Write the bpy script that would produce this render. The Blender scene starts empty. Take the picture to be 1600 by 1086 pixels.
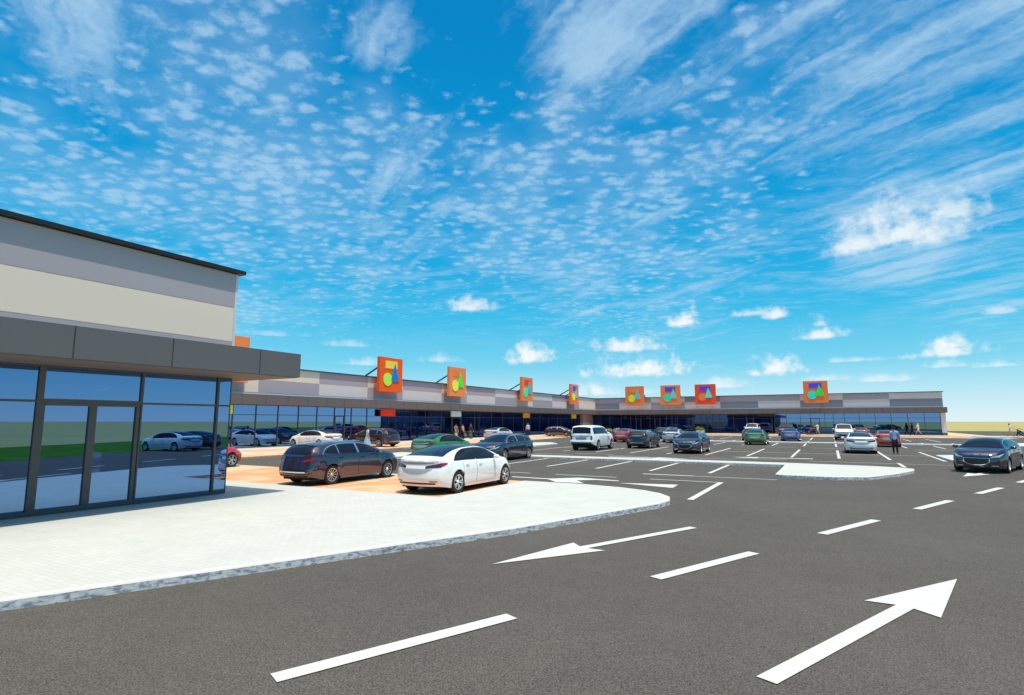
import bpy, bmesh, math, random
from mathutils import Vector, Matrix
random.seed(7)
C = bpy.context.scene.collection
SC = bpy.context.scene
R = math.radians

# ------------------------------------------------------------------ helpers
class MB:
    """collects simple shapes and links them as one mesh object"""
    def __init__(s): s.v = []; s.f = []
    def add(s, vs, fs):
        n = len(s.v); s.v += [tuple(p) for p in vs]; s.f += [tuple(i + n for i in f) for f in fs]; return s
    def box(s, x0, x1, y0, y1, z0, z1):
        return s.add([(x0,y0,z0),(x1,y0,z0),(x1,y1,z0),(x0,y1,z0),(x0,y0,z1),(x1,y0,z1),(x1,y1,z1),(x0,y1,z1)],
                     [(3,2,1,0),(4,5,6,7),(0,1,5,4),(1,2,6,5),(2,3,7,6),(3,0,4,7)])
    def sheet(s, pts, z):
        pts = ccw(pts)
        return s.add([(p[0], p[1], z) for p in pts], [tuple(range(len(pts)))])
    def prism(s, pts, z0, z1):
        pts = ccw(pts); n = len(pts)
        vs = [(p[0], p[1], z0) for p in pts] + [(p[0], p[1], z1) for p in pts]
        fs = [tuple(range(n, 2*n)), tuple(reversed(range(n)))] + [(i, (i+1) % n, (i+1) % n + n, i + n) for i in range(n)]
        return s.add(vs, fs)
    def tube(s, a, b, r, r2=None, n=8):
        a = Vector(a); b = Vector(b); d = (b - a).normalized(); r2 = r if r2 is None else r2
        u = d.orthogonal().normalized(); w = d.cross(u); vs = []
        for c, q in ((a, r), (b, r2)):
            for i in range(n):
                t = 2*math.pi*i/n; vs.append(c + u*math.cos(t)*q + w*math.sin(t)*q)
        return s.add(vs, [(i, (i+1) % n, (i+1) % n + n, i + n) for i in range(n)] + [tuple(reversed(range(n))), tuple(range(n, 2*n))])
    def lathe(s, prof, axis='z', c=(0,0,0), n=20):
        vs = []; m = len(prof)
        for i in range(n):
            t = 2*math.pi*i/n; ct, st = math.cos(t), math.sin(t)
            for r_, h in prof:
                p = (r_*ct, r_*st, h) if axis == 'z' else ((h, r_*ct, r_*st) if axis == 'x' else (r_*ct, h, r_*st))
                vs.append((p[0]+c[0], p[1]+c[1], p[2]+c[2]))
        fs = [(i*m+j, ((i+1) % n)*m+j, ((i+1) % n)*m+j+1, i*m+j+1) for i in range(n) for j in range(m-1)]
        return s.add(vs, fs)
    def ball(s, c, rx, ry, rz, n=12, m=8):
        vs = []; fs = []
        for j in range(m+1):
            ph = math.pi*j/m
            for i in range(n):
                t = 2*math.pi*i/n
                vs.append((c[0]+rx*math.sin(ph)*math.cos(t), c[1]+ry*math.sin(ph)*math.sin(t), c[2]+rz*math.cos(ph)))
        for j in range(m):
            for i in range(n):
                fs.append((j*n+i, (j+1)*n+i, (j+1)*n+(i+1) % n, j*n+(i+1) % n))
        return s.add(vs, fs)
    def build(s, name, mat, parent=None, smooth=False, bevel=0, weld=False, recalc=True):
        me = bpy.data.meshes.new(name); o = bpy.data.objects.new(name, me)
        off = parent_world(parent) if parent else Vector((0,0,0))
        me.from_pydata([tuple(Vector(p) - off) for p in s.v], [], s.f)
        if recalc:
            bm = bmesh.new(); bm.from_mesh(me)
            if weld: bmesh.ops.remove_doubles(bm, verts=bm.verts, dist=0.0004)
            bmesh.ops.recalc_face_normals(bm, faces=bm.faces)
            bm.to_mesh(me); bm.free()
        if bevel:
            bm = bmesh.new(); bm.from_mesh(me)
            bmesh.ops.bevel(bm, geom=list(bm.edges), offset=bevel, segments=2, affect='EDGES', clamp_overlap=True)
            bm.to_mesh(me); bm.free()
        if smooth:
            for p in me.polygons: p.use_smooth = True
            if smooth != True: me.set_sharp_from_angle(angle=R(smooth))
        for m in (mat if isinstance(mat, (list, tuple)) else [mat]): me.materials.append(m)
        C.objects.link(o)
        if parent: o.parent = parent
        return o

def parent_world(p):
    v = Vector((0,0,0))
    while p is not None: v += Vector(p.location); p = p.parent
    return v
def ccw(pts):
    a = sum(pts[i][0]*pts[(i+1) % len(pts)][1] - pts[(i+1) % len(pts)][0]*pts[i][1] for i in range(len(pts)))
    return list(pts) if a > 0 else list(reversed(pts))
def empty(name, loc=(0,0,0), rz=0):
    o = bpy.data.objects.new(name, None); o.location = loc; o.rotation_euler = (0,0,rz); o.empty_display_size = .3
    C.objects.link(o); return o
def tag(o, label=None, cat=None, group=None, kind=None):
    if label: o['label'] = label
    if cat: o['category'] = cat
    if group: o['group'] = group
    if kind: o['kind'] = kind
    return o
def struct(o): o['kind'] = 'structure'; return o
def copy_tree(o, parent=None):
    c = o.copy(); C.objects.link(c); c.parent = parent
    for ch in list(o.children): copy_tree(ch, c)
    return c
def walk(o):
    yield o
    for ch in o.children: yield from walk(ch)

# ------------------------------------------------------------------ materials
def newmat(name):
    m = bpy.data.materials.new(name); m.use_nodes = True; nt = m.node_tree; nt.nodes.clear()
    out = nt.nodes.new('ShaderNodeOutputMaterial'); b = nt.nodes.new('ShaderNodeBsdfPrincipled')
    nt.links.new(b.outputs[0], out.inputs[0]); return m, nt, b
def setc(b, col): b.inputs['Base Color'].default_value = (*col, 1)
def plain(name, col, rough=.5, metal=0, spec=.5, coat=0, var=0, scale=3.0, bump=0):
    m, nt, b = newmat(name); setc(b, col)
    b.inputs['Roughness'].default_value = rough; b.inputs['Metallic'].default_value = metal
    b.inputs['Specular IOR Level'].default_value = spec; b.inputs['Coat Weight'].default_value = coat
    b.inputs['Coat Roughness'].default_value = .04
    if var or bump:
        N = nt.nodes.new; L = nt.links.new
        tc = N('ShaderNodeTexCoord'); no = N('ShaderNodeTexNoise'); no.inputs['Scale'].default_value = scale; no.inputs['Detail'].default_value = 5
        L(tc.outputs['Object'], no.inputs['Vector'])
        if var:
            mr = N('ShaderNodeMapRange'); mr.inputs['From Min'].default_value = .25; mr.inputs['From Max'].default_value = .75
            mr.inputs['To Min'].default_value = 1-var; mr.inputs['To Max'].default_value = 1+var
            L(no.outputs['Fac'], mr.inputs[0])
            mx = N('ShaderNodeVectorMath'); mx.operation = 'SCALE'; mx.inputs[0].default_value = col
            L(mr.outputs[0], mx.inputs['Scale']); L(mx.outputs[0], b.inputs['Base Color'])
        if bump:
            bp = N('ShaderNodeBump'); bp.inputs['Strength'].default_value = bump; bp.inputs['Distance'].default_value = .02
            L(no.outputs['Fac'], bp.inputs['Height']); L(bp.outputs[0], b.inputs['Normal'])
    return m
def lin(r, g, b):
    f = lambda c: (c/255/12.92) if c <= 10.3 else (((c/255)+.055)/1.055)**2.4
    return (f(r), f(g), f(b))

M = {}
def mat_asphalt():
    m, nt, b = newmat('asphalt'); N = nt.nodes.new; L = nt.links.new
    tc = N('ShaderNodeTexCoord')
    fine = N('ShaderNodeTexNoise'); fine.inputs['Scale'].default_value = 70; fine.inputs['Detail'].default_value = 3; fine.inputs['Roughness'].default_value = .7
    big = N('ShaderNodeTexNoise'); big.inputs['Scale'].default_value = .22; big.inputs['Detail'].default_value = 4
    mid = N('ShaderNodeTexNoise'); mid.inputs['Scale'].default_value = 2.1; mid.inputs['Detail'].default_value = 5
    for n in (fine, big, mid): L(tc.outputs['Object'], n.inputs['Vector'])
    r1 = N('ShaderNodeValToRGB'); r1.color_ramp.elements[0].position = .36; r1.color_ramp.elements[1].position = .66
    r1.color_ramp.elements[0].color = (.037,.033,.0275,1); r1.color_ramp.elements[1].color = (.147,.132,.113,1)
    L(fine.outputs['Fac'], r1.inputs[0])
    mr = N('ShaderNodeMapRange'); mr.inputs[1].default_value=.3; mr.inputs[2].default_value=.7; mr.inputs[3].default_value=.9; mr.inputs[4].default_value=1.1
    L(big.outputs['Fac'], mr.inputs[0])
    mr2 = N('ShaderNodeMapRange'); mr2.inputs[1].default_value=.3; mr2.inputs[2].default_value=.7; mr2.inputs[3].default_value=.95; mr2.inputs[4].default_value=1.05
    L(mid.outputs['Fac'], mr2.inputs[0])
    mu = N('ShaderNodeMath'); mu.operation='MULTIPLY'; L(mr.outputs[0], mu.inputs[0]); L(mr2.outputs[0], mu.inputs[1])
    sc = N('ShaderNodeVectorMath'); sc.operation='SCALE'; L(r1.outputs[0], sc.inputs[0]); L(mu.outputs[0], sc.inputs['Scale'])
    L(sc.outputs[0], b.inputs['Base Color']); b.inputs['Roughness'].default_value = .9; b.inputs['Specular IOR Level'].default_value = .2
    bp = N('ShaderNodeBump'); bp.inputs['Strength'].default_value=.35; bp.inputs['Distance'].default_value=.01
    L(fine.outputs['Fac'], bp.inputs['Height']); L(bp.outputs[0], b.inputs['Normal'])
    return m
def mat_paving(name, c1, c2, joint, w=.42, h=.21, var=.05, rot=0, patch=None):
    m, nt, b = newmat(name); N = nt.nodes.new; L = nt.links.new
    tc = N('ShaderNodeTexCoord'); mp = N('ShaderNodeMapping'); mp.inputs['Rotation'].default_value = (0,0,rot)
    L(tc.outputs['Object'], mp.inputs[0])
    br = N('ShaderNodeTexBrick'); br.inputs['Scale'].default_value = 1; br.inputs['Brick Width'].default_value = w; br.inputs['Row Height'].default_value = h
    br.inputs['Mortar Size'].default_value = .005; br.inputs['Color1'].default_value = (*c1,1); br.inputs['Color2'].default_value = (*c2,1); br.inputs['Mortar'].default_value = (*joint,1)
    L(mp.outputs[0], br.inputs['Vector'])
    no = N('ShaderNodeTexNoise'); no.inputs['Scale'].default_value = 1.3; no.inputs['Detail'].default_value = 6; L(tc.outputs['Object'], no.inputs['Vector'])
    mr = N('ShaderNodeMapRange'); mr.inputs[1].default_value=.3; mr.inputs[2].default_value=.7; mr.inputs[3].default_value=1-var; mr.inputs[4].default_value=1+var
    L(no.outputs['Fac'], mr.inputs[0])
    src = br.outputs[0]
    if patch:
        n2 = N('ShaderNodeTexNoise'); n2.inputs['Scale'].default_value = .35; n2.inputs['Detail'].default_value = 2; L(tc.outputs['Object'], n2.inputs['Vector'])
        r2 = N('ShaderNodeMapRange'); r2.inputs[1].default_value=.48; r2.inputs[2].default_value=.6; L(n2.outputs['Fac'], r2.inputs[0])
        mx = N('ShaderNodeMix'); mx.data_type='RGBA'; L(r2.outputs[0], mx.inputs['Factor']); L(src, mx.inputs[6]); mx.inputs[7].default_value=(*patch,1); src = mx.outputs[2]
    sc = N('ShaderNodeVectorMath'); sc.operation='SCALE'; L(src, sc.inputs[0]); L(mr.outputs[0], sc.inputs['Scale'])
    L(sc.outputs[0], b.inputs['Base Color']); b.inputs['Roughness'].default_value=.85; b.inputs['Specular IOR Level'].default_value=.2
    return m
def mat_kerb():
    m, nt, b = newmat('granite_kerb'); N = nt.nodes.new; L = nt.links.new
    tc = N('ShaderNodeTexCoord'); no = N('ShaderNodeTexNoise'); no.inputs['Scale'].default_value = 9; no.inputs['Detail'].default_value = 5; no.inputs['Distortion'].default_value=.6
    mp = N('ShaderNodeMapping'); mp.inputs['Scale'].default_value=(1,1,2.2); L(tc.outputs['Object'], mp.inputs[0]); L(mp.outputs[0], no.inputs['Vector'])
    r = N('ShaderNodeValToRGB'); e = r.color_ramp.elements
    e[0].position=.38; e[0].color=(.26,.28,.35,1); e[1].position=.62; e[1].color=(.8,.77,.70,1)
    q = e.new(.5); q.color=(.64,.62,.60,1)
    L(no.outputs['Fac'], r.inputs[0]); L(r.outputs[0], b.inputs['Base Color']); b.inputs['Roughness'].default_value=.8
    return m
def mat_paint():
    m, nt, b = newmat('car_paint'); N = nt.nodes.new; L = nt.links.new
    oi = N('ShaderNodeObjectInfo'); L(oi.outputs['Color'], b.inputs['Base Color'])
    b.inputs['Roughness'].default_value=.07; b.inputs['IOR'].default_value=2.1; b.inputs['Specular Tint'].default_value=(1,.86,.84,1)
    return m
def mat_glass(name, trans, refl, k0, k1, dark):
    """window glass: tinted see-through mixed with a mirror reflection that grows with the viewing angle"""
    m = bpy.data.materials.new(name); m.use_nodes = True; nt = m.node_tree; nt.nodes.clear(); N = nt.nodes.new; L = nt.links.new
    out = N('ShaderNodeOutputMaterial'); g = N('ShaderNodeBsdfGlossy'); g.inputs['Color'].default_value=(*refl,1); g.inputs['Roughness'].default_value=.004
    t = N('ShaderNodeBsdfTransparent'); t.inputs['Color'].default_value=(*trans,1)
    d = N('ShaderNodeBsdfDiffuse'); d.inputs['Color'].default_value=(*dark,1)
    a = N('ShaderNodeMixShader'); a.inputs[0].default_value=.3; L(t.outputs[0], a.inputs[1]); L(d.outputs[0], a.inputs[2])
    lw = N('ShaderNodeLayerWeight'); lw.inputs['Blend'].default_value=.35
    mr = N('ShaderNodeMapRange'); mr.inputs[3].default_value=k0; mr.inputs[4].default_value=k1; L(lw.outputs['Facing'], mr.inputs[0])
    x = N('ShaderNodeMixShader'); L(mr.outputs[0], x.inputs[0]); L(a.outputs[0], x.inputs[1]); L(g.outputs[0], x.inputs[2]); L(x.outputs[0], out.inputs[0])
    return m
def mat_field():
    m, nt, b = newmat('field'); N = nt.nodes.new; L = nt.links.new
    tc = N('ShaderNodeTexCoord'); no = N('ShaderNodeTexNoise'); no.inputs['Scale'].default_value=.02; no.inputs['Detail'].default_value=8; no.inputs['Roughness'].default_value=.65
    L(tc.outputs['Object'], no.inputs['Vector'])
    r = N('ShaderNodeValToRGB'); e = r.color_ramp.elements; e[0].position=.35; e[0].color=(.33,.295,.125,1); e[1].position=.7; e[1].color=(.39,.345,.17,1)
    L(no.outputs['Fac'], r.inputs[0]); L(r.outputs[0], b.inputs['Base Color']); b.inputs['Roughness'].default_value=1; b.inputs['Specular IOR Level'].default_value=0
    return m

M['asphalt'] = mat_asphalt()
M['paving'] = mat_paving('pale_paving', (.52,.525,.475), (.49,.497,.45), (.425,.43,.39), .2, .1, .035)
M['orange_paving'] = mat_paving('orange_paving', (.64,.31,.14), (.61,.295,.13), (.52,.25,.11), .4, .2, .08, patch=(.62,.44,.27))
M['cream_paving'] = mat_paving('cream_paving', (.62,.38,.22), (.60,.355,.20), (.52,.3,.16), .4, .2, .08, patch=(.60,.49,.36))
M['kerb'] = mat_kerb()
M['kerb_top'] = plain('kerb_top', (.56,.545,.50), .8, var=.05, scale=4)
M['marking'] = plain('road_paint', (.545,.54,.49), .7, spec=.2, var=.05, scale=14)
M['field'] = mat_field()
M['grass'] = plain('grass', (.055,.14,.02), 1, spec=0, var=.35, scale=.6)
M['black'] = plain('black_trim', (.012,.011,.011), .5)
M['frame'] = plain('window_frame', (.078,.07,.066), .45, var=.06)
M['fascia'] = plain('fascia_cladding', (.122,.115,.115), .5, var=.03, scale=1.2)
M['fascia_bounce'] = plain('fascia_cladding_bounce', (.165,.125,.115), .5, var=.04, scale=1.2)  # same cladding with warm bounce from the orange paving put into the colour
M['soffit'] = plain('soffit', (.2,.14,.11), .7)
M['joint'] = plain('panel_joint', (.03,.03,.03), .8)
M['wall_white'] = plain('wall_white', (.72,.71,.72), .6, var=.02)
M['p_cream'] = plain('panel_cream', (.93,.75,.60), .5, var=.015, scale=.8)
M['p_grey'] = plain('panel_grey', (.47,.405,.42), .5, var=.02, scale=.8)
M['p_light'] = plain('panel_light', (.80,.69,.65), .5, var=.02, scale=.8)
M['p_lav'] = plain('panel_lavender', (.50,.40,.43), .5, var=.02, scale=.8)
M['p_slate'] = plain('panel_slate', (.29,.285,.325), .5, var=.02, scale=.8)
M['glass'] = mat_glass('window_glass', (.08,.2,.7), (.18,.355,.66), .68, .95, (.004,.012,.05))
M['glass_dark'] = mat_glass('dark_window_glass', (.10,.22,.65), (.10,.16,.36), .35, .8, (.02,.045,.2))  # darker blue, less reflective glass for the recessed fronts
M['interior'] = plain('interior_blue_grey', (.12,.16,.28), .9)
M['int_light'] = plain('interior_light', (.7,.75,.85), .8)
M['paint'] = mat_paint()
M['car_glass'] = plain('car_glass', (.012,.012,.018), .05, spec=.32)
M['car_black'] = plain('car_black_plastic', (.018,.018,.02), .55)
M['under'] = plain('car_underside', (.008,.008,.008), .9)
M['tyre'] = plain('tyre_rubber', (.016,.016,.017), .8)
M['alloy'] = plain('alloy_rim', (.72,.73,.76), .22, metal=.85)
M['chrome'] = plain('chrome_trim', (.82,.84,.86), .15, metal=.9)
M['taillight'] = plain('taillight_lens', (.30,.012,.02), .12, spec=.7, coat=.6)
M['taillight_dark'] = plain('taillight_smoked', (.09,.02,.035), .12, spec=.7, coat=.6)
M['headlight'] = plain('headlight_lens', (.42,.45,.49), .18, spec=.6, coat=.6, var=.5, scale=16)
M['lamp_dark'] = plain('headlight_housing', (.05,.055,.06), .2)
M['grey_panel'] = plain('grey_plate', (.36,.38,.40), .4, var=.03)
M['plate_blue'] = plain('bluegrey_plate', (.20,.27,.42), .3, coat=.4)
M['steel'] = plain('steel_strut', (.06,.07,.09), .5)
# ------------------------------------------------------------------ cars
def pchip(pts):
    xs = [p[0] for p in pts]; ys = [p[1] for p in pts]; n = len(xs)
    d = [(ys[i+1]-ys[i])/(xs[i+1]-xs[i]) for i in range(n-1)]
    m = [d[0]] + [0 if d[i-1]*d[i] <= 0 else 2*d[i-1]*d[i]/(d[i-1]+d[i]) for i in range(1, n-1)] + [d[-1]]
    def f(x):
        if x <= xs[0]: return ys[0]
        if x >= xs[-1]: return ys[-1]
        i = max(j for j in range(n-1) if xs[j] <= x); h = xs[i+1]-xs[i]; t = (x-xs[i])/h
        return (2*t**3-3*t*t+1)*ys[i] + (t**3-2*t*t+t)*h*m[i] + (-2*t**3+3*t*t)*ys[i+1] + (t**3-t*t)*h*m[i+1]
    return f
def sstep(a, b, x):
    t = max(0, min(1, (x-a)/(b-a))); return t*t*(3-2*t)

SIDE = pchip([(0,.955),(.12,.972),(.3,.988),(.52,1.0),(.72,.995),(.88,.975),(1,.945)])
class CarShape:
    """a car body as a loft: y runs from the rear bumper (0) to the nose (L)"""
    def __init__(s, L, top, belt, half, sill, axles, wr, roof_w, fr=(.3,.26), nose=None, tail=None, grr=.42):
        s.L = L; s.top = pchip(top); s.belt = pchip(belt); s.half = pchip(half); s.sill = pchip(sill); s.ax = axles; s.wr = wr; s.rw = roof_w
        s.fr = fr; s.nose = pchip(nose); s.tail = pchip(tail); s.grr = grr
    def zb(s, y): return min(s.belt(y), s.top(y)-.035)
    def zlow(s, y):
        z = s.sill(y); Ra = s.wr*1.13
        for a in s.ax:
            if abs(y-a) < Ra: z = max(z, s.wr + math.sqrt(Ra*Ra-(y-a)**2)*1.0)
        return min(z, s.zb(y)-.12)
    def side(s, y, z):
        r = (z-.2)/(s.zb(y)-.2); x = s.half(y)*SIDE(r)
        Ra = s.wr*1.13
        for a in s.ax:                       # soft flare round each wheel
            d = math.hypot(y-a, z-s.wr); x += .018*math.exp(-((d-Ra)/.09)**2)
        return x
    def roof_edge(s, y):
        zt, zb = s.top(y), s.zb(y); xb = s.side(y, zb)*.985
        k = sstep(0, s.grr, zt-zb)
        return xb, (xb*.95)*(1-k)+s.rw*k, zb+(zt-zb)*.86
    def gh(s, y, z):
        xb, xr, zr = s.roof_edge(y); t = max(0, min(1, (z-s.zb(y))/max(1e-4, zr-s.zb(y)))); return xb+(xr-xb)*t**1.3
    def roof(s, y, x):
        xb, xr, zr = s.roof_edge(y); return zr+(s.top(y)-zr)*(1-min(1, abs(x)/xr)**2.3)
    def D(s, x, y, z):
        w = s.half(min(max(y,.4),s.L-.4)); q = min(1, abs(x)/w)
        f = max(0, 1-y/.75)**1.4*(s.fr[0]*q**2.8+s.tail(z)); g = max(0, 1-(s.L-y)/.85)**1.4*(s.fr[1]*q**2.6+s.nose(z))
        return Vector((x, y+f-g-s.L/2, z))
    def section(s, y):
        zl, zb = s.zlow(y), s.zb(y); xb, xr, zr = s.roof_edge(y); P = [(s.side(y, zl)-.07, zl)]
        for i in range(10): z = zl+(zb-zl)*i/9; P.append((s.side(y, z), z))
        for i in range(1, 7): z = zb+(zr-zb)*i/6; P.append((s.gh(y, z), z))
        for i in range(1, 9):
            x = xr*(1-(i/8)**1.4) if i < 8 else 0; P.append((x, s.roof(y, x)))
        return P
    def body(s):
        ys = [s.L*i/60 for i in range(61)]
        for a in s.ax:
            Ra = s.wr*1.13
            ys += [a+Ra*math.cos(math.pi*k/18) for k in range(19)]+[a-Ra-.004, a+Ra+.004]
        ys = sorted(y for y in ys if 0 <= y <= s.L); o = [ys[0]]
        for y in ys[1:]:
            if y-o[-1] > .0035: o.append(y)
        secs = [s.section(y) for y in o]; K = len(secs[0]); mb = MB()
        for sg in (1, -1):
            vs = [s.D(sg*p[0], y, p[1]) for y, sec in zip(o, secs) for p in sec]
            fs = [(i*K+k, (i+1)*K+k, (i+1)*K+k+1, i*K+k+1) for i in range(len(o)-1) for k in range(K-1)]
            mb.add(vs, fs)
            for y, sec in ((o[0], secs[0]), (o[-1], secs[-1])):
                m = 12; sub = sec[1:]
                vs = [s.D(sg*p[0]*j/m, y, p[1]) for p in sub for j in range(m+1)]
                mb.add(vs, [(k*(m+1)+j, k*(m+1)+j+1, (k+1)*(m+1)+j+1, (k+1)*(m+1)+j) for k in range(len(sub)-1) for j in range(m)])
        return mb
    def pt(s, kind, a, b, sg=1):
        if kind == 'side': return s.D(sg*s.side(a, b), a, b)
        if kind == 'gh': return s.D(sg*s.gh(a, b), a, b)
        if kind == 'front': return s.D(a, s.L, b)
        if kind == 'rear': return s.D(a, 0, b)
        if kind == 'roof':
            xb, xr, zr = s.roof_edge(a); return s.D(b*xr, a, s.roof(a, b*xr))
    def patch(s, kind, a0, a1, lo, hi, n=14, m=6, eps=.005, sg=1, mb=None, thick=.012):
        """a panel laid on the body between two curves, with a small thickness"""
        mb = mb or MB(); G = []
        f = lambda c, a: c(a) if callable(c) else c
        for i in range(n+1):
            a = a0+(a1-a0)*i/n; l, h = f(lo, a), f(hi, a)
            G.append([s.pt(kind, a, l+(h-l)*j/m, sg) for j in range(m+1)])
        c = Vector((0, 0, .55)); out = [[None]*(m+1) for _ in range(n+1)]; inn = [[None]*(m+1) for _ in range(n+1)]
        for i in range(n+1):
            for j in range(m+1):
                u = G[min(i+1, n)][j]-G[max(i-1, 0)][j]; v = G[i][min(j+1, m)]-G[i][max(j-1, 0)]
                nn = u.cross(v)
                if nn.length < 1e-9: nn = G[i][j]-c
                nn.normalize()
                if kind == 'front': ok = nn.y > 0
                elif kind == 'rear': ok = nn.y < 0
                elif kind == 'roof': ok = nn.z > 0
                else: ok = nn.x*sg > 0
                if not ok: nn = -nn
                out[i][j] = G[i][j]+nn*eps; inn[i][j] = G[i][j]-nn*thick
        W = m+1
        mb.add([p for r in out for p in r], [(i*W+j, (i+1)*W+j, (i+1)*W+j+1, i*W+j+1) for i in range(n) for j in range(m)])
        rim = [(i, 0) for i in range(n+1)]+[(n, j) for j in range(1, m+1)]+[(i, m) for i in range(n-1, -1, -1)]+[(0, j) for j in range(m-1, 0, -1)]
        k = len(rim); mb.add([out[i][j] for i, j in rim]+[inn[i][j] for i, j in rim], [(q, (q+1) % k, (q+1) % k+k, q+k) for q in range(k)])
        return mb

def make_wheel(root, x, y, r, w, sg, spokes, style):
    t = MB(); t.lathe([(r*.66,-w/2+.02),(r*.72,-w/2),(r*.93,-w/2),(r*.985,-w/2+.025),(r,-w/4),(r,w/4),(r*.985,w/2-.025),(r*.93,w/2),(r*.72,w/2),(r*.66,w/2-.02)], 'x', n=32)
    o = t.build('wheel', M['tyre'], None, smooth=50); o.location = (x, y, r); o.parent = root
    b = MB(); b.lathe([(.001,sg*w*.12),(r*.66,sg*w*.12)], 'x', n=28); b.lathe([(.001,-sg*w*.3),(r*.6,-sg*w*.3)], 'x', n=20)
    d = b.build('brake_shadow', M['under'], None); d.name = 'wheel_disc'; d.parent = o  # black disc standing in for the shade behind the spokes
    q = MB(); e = sg*(w/2-.012)
    q.lathe([(r*.60,e-sg*.05),(r*.625,e+sg*.006),(r*.675,e+sg*.008),(r*.70,e-sg*.01),(r*.66,e-sg*.06)], 'x', n=32)
    q.lathe([(.001,e-sg*.004),(r*.1,e-sg*.008),(r*.14,e-sg*.03)], 'x', n=14)
    for k in range(spokes):
        a = 2*math.pi*k/spokes
        for da in ((-.2,.2) if style == 'double' else (0,)):
            c0, c1 = a+da*.3, a+da; w0, w1 = r*.05, r*.062
            if style == 'thin': w0, w1 = r*.026, r*.04
            P = []
            for (rad, ang, ww, ee) in ((r*.11, c0, w0, e-sg*.02), (r*.64, c1, w1, e-sg*.008)):
                ct, st = math.cos(ang), math.sin(ang)
                for s2 in (-1, 1): P.append((ee, rad*ct-s2*ww*st, rad*st+s2*ww*ct))
                for s2 in (1, -1): P.append((ee-sg*.03, rad*ct-s2*ww*st*1.1, rad*st+s2*ww*ct*1.1))
            q.add(P, [(0,1,5,4),(1,2,6,5),(2,3,7,6),(3,0,4,7)])
    rm = q.build('rim', M['alloy'], None, smooth=35); rm.parent = o
    return o
def mirror_mb(s, y, z, sg, dark=False):
    b = MB(); x = s.side(y, s.zb(y))*sg; P = s.D(x, y, z)
    b.ball((P.x+sg*.13, P.y-.02, z+.075), .115, .075, .075)
    b.tube((P.x-sg*.02, P.y, z+.0), (P.x+sg*.1, P.y, z+.05), .03, .025)
    return b

def finish_car(root, s, spokes, style, rimw, doors, mirror_y, handle=True, mirror_mat='paint'):
    for ya in s.ax:
        for sg in (1, -1): make_wheel(root, sg*(s.half(ya)-.115), ya-s.L/2, s.wr, rimw, sg, spokes, style)
    u = MB(); u.box(-s.half(s.L/2)+.25, s.half(s.L/2)-.25, -s.L/2+.3, s.L/2-.3, .19, .72); u.build('underbody', M['under'], root)
    for sg in (1, -1):
        for (y0, y1, k0, k1) in doors:
            zl = lambda y: s.sill(y)+.09
            zh = lambda y: s.zb(y)-.012
            sm = s.patch('side', y0-.008, y1+.008, lambda y: zl(y)-.009, zh, 12, 10, .0012, sg).build('door_seam', M['car_black'], root, smooth=60)
            dr = s.patch('side', y0, y1, zl, zh, 12, 10, .0045, sg).build('door', M['paint'], root, smooth=60)
            if handle:
                hy = y0+.2; hz = s.zb(hy)-.11; p = s.D(sg*(s.side(hy, hz)+.02), hy, hz)
                h = MB(); h.box(p.x-.018, p.x+.018, p.y-.1, p.y+.1, p.z-.016, p.z+.016)
                ho = h.build('door_handle', M['paint'] if handle == 'paint' else M['car_black'], dr, bevel=.008)
        mirror_mb(s, mirror_y, s.zb(mirror_y), sg).build('mirror', M[mirror_mat], root, smooth=True)

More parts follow.
